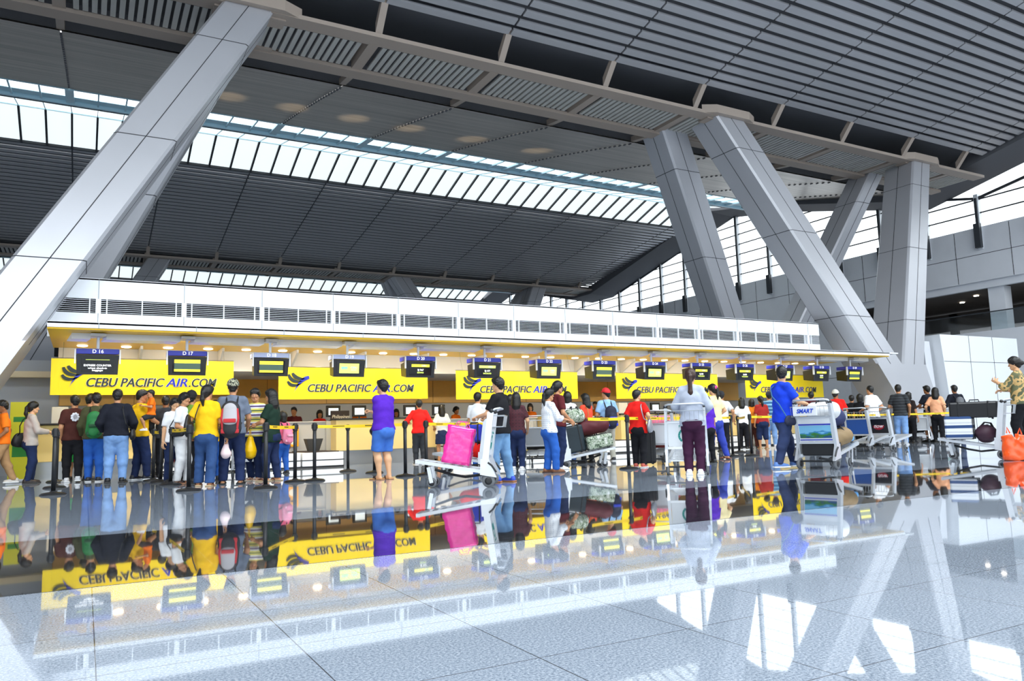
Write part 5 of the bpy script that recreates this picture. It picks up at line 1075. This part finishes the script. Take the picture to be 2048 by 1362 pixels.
# orange plastic bag on the floor
p, d = rel(2020, 921, 0); o = placed('orange_carrier_bag', 'glossy bright orange plastic bag standing on the floor at the right', 'bag', Matrix.Translation(Vector((p[0], p[1]-.1, 0)))@Matrix.Rotation(-.8, 4, 'Z'))
m_org = mat('shiny_orange_plastic', 'ff5a14', .25, bump=.6, bscale=8, coat=.4)
blob((-.22, -.14, -.0), (.22, .14, .56), .012, lambda s: s.cone((-.085, 0, .06), (-.10, 0, .40), .105, .085, .05, (0, 1, 0), 1.0, clips=[((0, 0, .006), (0, 0, -1)), ((0, 0, .455), (-.25, 0, 1))]).cone((.075, 0, .06), (.10, 0, .40), .105, .085, .05, (0, 1, 0), 1.0, clips=[((0, 0, .006), (0, 0, -1)), ((0, 0, .455), (.25, 0, 1))]).cone((-.06, 0, .1), (.06, 0, .3), .11, .09, .05, (0, 1, 0), .95, clips=[((0, 0, .006), (0, 0, -1))]).wrinkle(.005, 26), 'bag_body', m_org, o)
g = MB(); g.tube([(-.1, 0, .46), (-.09, 0, .56), (-.05, 0, .46)], .012, 6); g.tube([(.06, 0, .44), (.1, 0, .54), (.12, 0, .44)], .012, 6); g.build('handles', m_org, o)
# --- bags on people
def worn(q, name, label, cat): o = empty(name, label, cat, q['root'].location, q['root'].rotation_euler.z); return o
def backpack(q, label, m1, m2, w=.17, d=.11, h=.46, dz=0., m3=None):
    o = worn(q, 'backpack', label, 'backpack'); H = q['H']; c = q['neck']+np.array((0, -q['g']-.03-d*.6, -.08*H-h*.5+dz)); ln = q['ln']
    def f(s):
        s.cone(c+(0, 0, -h*.5+w*.7), c+(0, 0, h*.5-w*.7), w*.98, w*.85, .03, (0, 1, 0), d/w); s.cone(c+(0, -d*.9, -h*.3), c+(0, -d*.9, -h*.05), w*.62, w*.62, .03, (0, 1, 0), .45)
    blob(c-(w*1.3, d*2+.06, h*.6), c+(w*1.3, d*1.3, h*.6), .013, f, 'pack_body', m1, o)
    g = MB(); g.rbox(c[0]-w*.55, c[0]+w*.55, c[1]-d*1.42-.02, c[1]-d*1.1, c[2]-h*.12, c[2]+.0, .012); g.rbox(c[0]-w*.8, c[0]+w*.8, c[1]-d*1.05, c[1]-d*.7, c[2]-h*.44, c[2]-h*.30, .02); g.build('pocket', m2, o)
    if m3:
        blob(c-(w, d*2+.06, h*.6), c+(w, d, h*.6), .012, lambda s: s.cone(c+(0, -d*1.05, -h*.02), c+(0, -d*.85, h*.28), w*.66, w*.6, .02, (0, 1, 0), .42), 'front_panel', m3, o)
        g = MB()
        for s in (-1, 1): g.tube([c+(s*w*.62, -d*.85, -h*.3), c+(s*w*.72, -d*.95, 0), c+(s*w*.6, -d*.7, h*.3)], .022, 8)
        g.build('side_piping', m2, o)
    for s in (-1, 1):
        g = MB(); X = s*.075*H/1.6; N = q['neck']; k = q['g']; g.tube([(X, c[1]+d*.6, c[2]+h*.38), (X*1.1, -.03, N[2]-.022*H), (X*1.2, k*.6, N[2]-.06*H), (X*1.35, k+.012, N[2]-.14*H), (X*1.6, k*.8, N[2]-.22*H), (X*1.9, -k*.4, N[2]-.27*H), (X*1.2, c[1]+d*.5, c[2]-h*.35)], .014, 6); g.build('shoulder_strap', m_rub, o)
    return o
backpack(q_bp, 'grey, red and black hiking backpack worn by the man in camouflage cap', mat('pack_charcoal', '2b2b30', .7), mat('pack_red', 'c22c34', .7), .175, .11, .54, 0, mat('pack_grey', 'b9b6ba', .7))
backpack(q_gb, 'green and black backpack worn by the man in dark olive shirt', mat('pack_green', '1f7a3c', .6), mat('pack_dark_green', '124a26', .6), .15, .09, .46)
backpack(q_rc, 'blue and black backpack worn by the man with the red cap', mat('pack_navy', '1c2038', .7), mat('pack_blue', '2a3fc8', .6), .16, .1, .46, -.05)
backpack(q_rp, 'grey and black backpack worn by the young man at the far right', mat('pack_mid_grey', '6c6e72', .7), mat('pack_black', '25262a', .7), .14, .1, .42)
backpack(q_pc, 'pink child backpack beside the woman in dark green', mat('pack_pink', 'f08aa8', .7), mat('pack_pink_light', 'f6b4c6', .7), .12, .08, .34)
def shoulder_bag(q, label, side, mt, z=.0, y=0., w=.17, h=.15, d=.07, across=False, strap=None, name='shoulder_bag'):
    o = worn(q, name, label, 'bag'); H = q['H']; c = np.array((side*.155*H, y*H, .52*H+z*H))
    blob(c-(d*1.6, w*1.2, h*1.2), c+(d*1.6, w*1.2, h*1.2), .012, lambda s: s.cone(c+(0, -w*.4, -h*.3), c+(0, w*.4, -h*.3), h*.62, h*.62, .03, (1, 0, 0), d/h*1.2).cone(c+(0, -w*.3, h*.3), c+(0, w*.3, h*.3), h*.42, h*.42, .05, (1, 0, 0), d/h*1.2).wrinkle(.003, 30), 'bag_body', mt, o)
    N = q['neck']; k = q['g']; sx = -side if across else side; X = sx*.062*H; g = MB()
    top = [(X, -.02, N[2]-.030*H)]
    g.tube([c+(0, w*.45, h*.3), (side*.09*H if across else side*.11*H, k+.02, .62*H), ((X+side*.0) if not across else 0, k+.025, N[2]-.13*H), (X, k*.5, N[2]-.045*H), top[0], (X, -k*.8, N[2]-.07*H), ((0 if across else side*.08*H), -k-.02, N[2]-.15*H), (side*.10*H, -k-.01, .62*H), c+(0, -w*.45, h*.3)], .010, 6); g.build('strap', strap or mt, o); return o
blk = mat('black_leather', '18181b', .45)
shoulder_bag(q_jk, 'black shoulder bag of the woman in beige jacket', -1, blk, .02, -.06, .2, .17); shoulder_bag(q_yw, 'large black shoulder bag of the woman in yellow top', -1, blk, .09, -.05, .24, .22, .07)
shoulder_bag(q_bl, 'small navy bag on a long grey blue strap across the vivid blue t-shirt', 1, mat('navy_bag', '1e2440', .6), -.05, -.03, .12, .1, .05, True, mat('grey_blue_strap', '3d6f9a', .7))
shoulder_bag(q_ww, 'small black bag strapped at the waist of the woman in white trousers', 1, blk, .04, .03, .15, .08, .05, True)
shoulder_bag(q_lb, 'tan shoulder bag of the woman in coral top', -1, mat('tan_leather', 'b07a3c', .5), .03, -.02, .16, .13)
shoulder_bag(q_rt, 'silver and black bag hanging at the side of the person in bright red', 1, mat('silver_plastic', '9a9ca2', .25, .3), .02, .0, .16, .16, .06); shoulder_bag(q_nv, 'black sling bag beside the stout man in navy', 1, blk, .0, .03, .14, .14)
def hanging(q, i, name, label, mt, w=.13, h=.22, d=.08, drop=.16):
    """a bag hanging from hand i of a person"""
    o = worn(q, name, label, 'bag'); W = q['arms'][i][2]; c = W+np.array((0, .03, -.06-drop-h*.5))
    blob(c-(w*1.3, d*1.6, h*.8), c+(w*1.3, d*1.6, h*.8), .012, lambda s: s.cone(c+(0, 0, -h*.22), c+(0, 0, h*.25), w*.95, w*.5, .03, (0, 1, 0), d/w*1.1).wrinkle(.004, 26), 'bag_body', mt, o)
    g = MB()
    for s in (-1, 1): g.tube([c+(s*.03, .01, h*.38), W+np.array((s*.012, .03, -.05)), ], .006, 6)
    g.build('handles', mt, o); return o
hanging(q_pu, 0, 'handbag', 'black leather handbag hanging from the folded arms of the woman in purple', blk, .12, .2, .08, .14)
hanging(q_gt, 0, 'plastic_bag', 'bulging yellow plastic bag held by the woman in dark green', mat('yellow_plastic', 'ffc800', .35, bump=.6, bscale=10), .14, .4, .1, .08)
hanging(q_yw, 1, 'plastic_bag', 'white and red plastic bag held by the woman in yellow top', mat('white_red_plastic', 'f2d8d8', .35), .09, .24, .06, .06)
hanging(q_os, 0, 'plastic_bag', 'orange patterned bag beside the woman in brick red', mat('orange_print', 'f09040', .5), .1, .26, .06, .05)
# phone in the raised hand at the right edge, flower, back print
o = worn(q_ed, 'mobile_phone', 'white mobile phone in the raised hand of the woman at the right edge', 'phone'); W = q_ed['arms'][0][2]; g = MB(); g.rbox(W[0]-.03, W[0]+.03, W[1]+.04, W[1]+.05, W[2]+.03, W[2]+.14, .004); g.build('phone_body', m_white, o)
W = q_fl['hc']; g = MB()
for k in range(6): a = k*math.pi/3; g.ball((-.02+.028*math.cos(a), -.085, W[2]+.05+.028*math.sin(a)), (.02, .012, .02), 8)
g.ball((-.02, -.1, W[2]+.05), .012, 8); g.build('flower_hairclip', mat('hot_pink_flower', 'ff5fa8', .5), q_fl['root'], True)
g = MB(); c = q_br['chest']
for k in range(9): a = k*math.pi*2/9; g.ball((.055*math.cos(a), -q_br['g']*.92, c[2]+.04+.065*math.sin(a)), (.025, .012, .025), 8)
for k in range(5): g.tube([(-.03+k*.015, -q_br['g']-.006, c[2]+.0), (-.03+k*.015, -q_br['g']-.006, c[2]+.08)], .004, 5)
g.build('white_print', mat('white_shirt_print', 'e6e6ee', .8), q_br['shirt'])
# shawl of the girl
# --- rope posts
def post_proto():
    r = empty('rope_post', 'x', 'rope post')
    g = MB(); g.lathe([(.175, 0), (.175, .012), (.15, .03), (.05, .045), (.034, .06)], (0, 0, 0), 32); g.build('base', m_rub, r, False)
    g = MB(); g.lathe([(.030, .05), (.030, .88)], (0, 0, 0), 20); g.build('pole', m_rub, r, True)
    g = MB(); g.lathe([(.034, .84), (.04, .85), (.04, .95), (.034, .965), (.02, .97)], (0, 0, 0), 20); g.box(-.05, .05, -.012, .012, .87, .94); g.build('head', m_rub, r)
    return r
PP = post_proto()
POSTS = [(106, 990, 'nearest black rope post of the row at the left edge'), (109, 976, 'second black rope post of the row at the left edge'), (112, 964, 'third black rope post of the row at the left edge'), (116, 955, 'farthest black rope post of the row at the left edge'),
         (306, 962, 'black rope post beside the man carrying the child'), (321, 965, 'black rope post left of the woman in white trousers'), (341, 970, 'black rope post in front of the woman in white trousers'), (377, 982, 'black rope post between the women in white and yellow'),
         (531, 977, 'black rope post in front of the woman in dark green'), (590, 964, 'black rope post at the end of the short yellow belt'), (629, 962, 'black rope post left of the white conveyor'), (696, 943, 'black rope post with flat top in front of the cream desk'),
         (749, 946, 'black rope post behind the woman in purple'), (811, 953, 'black rope post right of the woman in purple'), (853, 950, 'black rope post beside the man in red'), (1258, 938, 'black rope post left of the person in bright red t-shirt'),
         (1466, 913, 'black rope post left of the girl in white and red'), (1479, 905, 'black rope post directly in front of the girl in white and red'), (1504, 912, 'black rope post behind the man in vivid blue'), (1697, 899, 'black rope post behind the nested trolleys'),
         (1785, 890, 'black rope post left of the man in light blue jeans'), (1912, 886, 'black rope post at the far right under the young man with backpack')]
PX = []
for i, (px, py, lb) in enumerate(POSTS):
    o = PP if i == 0 else copy_tree(PP); p = world_at(px, py); th = math.atan2(p[0], p[1]); o.location = p; o.rotation_euler.z = 0; o['label'] = lb; o['category'] = 'rope post'; o['group'] = 'black rope posts of the queue lanes'; PX.append(p)
m_belt = mat('yellow_belt_webbing', 'ffd21a', .5); m_bt = mat('belt_print', '3a3a20', .6)
def belt(a, b, lb, sag=.01):
    o = empty('rope_belt', lb, 'barrier belt', (0, 0, 0), 0, 'yellow belts between rope posts'); o.location = (a[0], a[1], .905); n = 12; V = []; d = b-a; u = nrm(np.array((-d[1], d[0], 0)))
    for i in range(n+1):
        t = i/n; q = d*t; z = -sag*4*t*(1-t)
        for s in (-1, 1): V += [(q[0]+u[0]*.0015*s, q[1]+u[1]*.0015*s, z-.026), (q[0]+u[0]*.0015*s, q[1]+u[1]*.0015*s, z+.026)]
    Fc = []
    for i in range(n): k = 4*i; Fc += [(k, k+4, k+5, k+1), (k+2, k+3, k+7, k+6), (k+1, k+5, k+7, k+3), (k, k+2, k+6, k+4)]
    MB().add(V, Fc).build('webbing', m_belt, o)
    L = np.linalg.norm(d); e = d/L; g = MB(); k = .3
    while k < L-.3: q = e*k; g.bar((q[0]-u[0]*.004*np.sign(u@a), q[1]-u[1]*.004*np.sign(u@a), -.002), (q[0]+e[0]*.2-u[0]*.004*np.sign(u@a), q[1]+e[1]*.2-u[1]*.004*np.sign(u@a), -.002), .002, .012); k += .55
    if g.n: g.build('print', m_bt, o)
belt(PX[4], PX[5], 'short yellow belt behind the woman in white trousers'); belt(PX[6], PX[7], 'yellow belt across the woman in white trousers'); belt(PX[8], PX[9], 'yellow belt right of the woman in dark green'); belt(PX[10], PX[13], 'long yellow belt behind the woman in purple')
belt(PX[14], TR['N'][0]+np.array((.2, .4, 0)), 'yellow belt from the post beside the man in red to behind the trolleys'); belt(world_at(1180, 944), PX[15], 'yellow belt over the piled trolley'); belt(PX[15], world_at(1420, 921), 'yellow belt behind the person in bright red'); belt(world_at(1421, 920), PX[16], 'yellow belt left of the girl in white and red')
belt(PX[17], PX[18]+np.array((-.15, 0, 0)), 'short yellow belt in front of the girl in white and red'); belt(PX[18], world_at(1640, 902), 'yellow belt behind the man in vivid blue'); belt(world_at(1645, 902), PX[19], 'yellow belt behind the lagoon picture trolley'); belt(PX[19], PX[20], 'yellow belt behind the nested trolleys'); belt(PX[20], PX[21], 'long yellow belt at the far right'); belt(PX[21], world_at(1950, 886), 'yellow belt end right of the young man with backpack')
# --- things on and by the desks
o = empty('pitched_sign', 'pale green pitched board standing on the conveyor screen', 'sign', (3.95, 19.95, 1.13)); g = MB(); g.add([(-.42, 0, 0), (.42, 0, 0), (0, .1, .34), (-.42, .2, 0), (.42, .2, 0)], [(0, 1, 2), (4, 3, 2), (3, 0, 2), (1, 4, 2), (0, 3, 4, 1)]); g.build('board', mat('pale_green_board', 'b9cf8e', .6), o)
q = onY(684, 830, 19.75); o = empty('name_board', 'dark board with white lettering left of the orange clerk', 'sign', (q[0], 19.75, 1.13)); g = MB(); g.rbox(-.3, .2, 0, .03, 0, .26, .01); g.build('board', mat('dark_brown_board', '2c2226', .5), o); text_obj('lettering', 'Philippines', .13, m_outl, o, Matrix.Translation((-.04, -.004, .1))@RX90, .25, .001, width=.46)
q = onY(588, 860, 19.5); o = empty('yellow_poster', 'yellow promotional poster on the grey conveyor screen', 'poster', (q[0], 19.8, .5)); g = MB(); g.box(-.19, .19, 0, .006, 0, .5); g.build('sheet', mat('poster_orange_yellow', 'ffb800', .5), o); g = MB(); g.box(-.13, .0, -.003, 0, .4, .44); g.box(-.1, .12, -.003, 0, .33, .37); g.build('printed_lines', m_ink, o); g = MB(); g.ball((.05, -.002, .14), (.1, .002, .09), 12); g.build('printed_patch', m_outl, o)
q = onY(633, 878, 18.6); o = empty('black_tray', 'black open basket on the conveyor behind the rope post', 'basket', (q[0], 18.9, .386)); g = MB(); g.hexa([(-.12, -.1, 0), (.12, -.1, 0), (.12, .1, 0), (-.12, .1, 0), (-.2, -.16, .3), (.2, -.16, .3), (.2, .16, .3), (-.2, .16, .3)]); g.build('basket', mat('dark_grey_basket', '3b3a38', .6), o)
q = onY(120, 820, 19.5); o = empty('white_box', 'white box unit on the desk at the left end', 'box', (q[0], 19.5, 1.178)); g = MB(); g.rbox(-.16, .16, 0, .3, 0, .36, .015); g.build('casing', m_white, o)
for px, lb in ((1247, 'white box unit on the desk right of the man with the red cap'), (1268, 'white box unit left of the person in bright red')):
    q = onY(px, 820, 19.5); o = empty('white_box', lb, 'box', (q[0], 19.5, 1.178 if px < 1260 else 1.178)); g = MB(); g.rbox(-.17, .17, 0, .3, 0, .34, .015); g.build('casing', m_white, o)
q = world_at(44, 935); o = empty('roll_up_banner', 'narrow yellow green roll-up banner behind the woman in beige jacket', 'banner', (onY(43, 900, 18.4)[0], 18.4, 0), 0); g = MB(); g.box(-.22, .22, 0, .01, .06, 1.6); g.build('sheet', mat('lime_yellow_sheet', 'e3e02a', .5), o); g = MB(); g.rbox(-.25, .25, -.08, .08, 0, .06, .01); g.build('foot', m_chrome, o); g = MB(); g.box(-.16, .16, -.004, 0, .5, .8); g.box(-.16, .1, -.004, 0, 1.2, 1.3); g.build('print', mat('green_print', '2f8f3a'), o)
# the fixed structure hangs a hand lower than first measured, floor things excepted
for o in [o for o in bpy.data.objects if o.parent is None and o.type != 'CAMERA']:
    n = o.name.split('.')[0]
    if n in ('ceiling', 'slanted_column', 'check_in_canopy', 'counter_sign', 'yellow_banner', 'downlight', 'downlight_beam', 'window_1', 'window_2', 'window_3', 'wall_right', 'square_pillar', 'gallery_railing', 'wall_back', 'added_daylight_lamp_above') and not (n == 'wall_back' and False): o.location.z -= .06
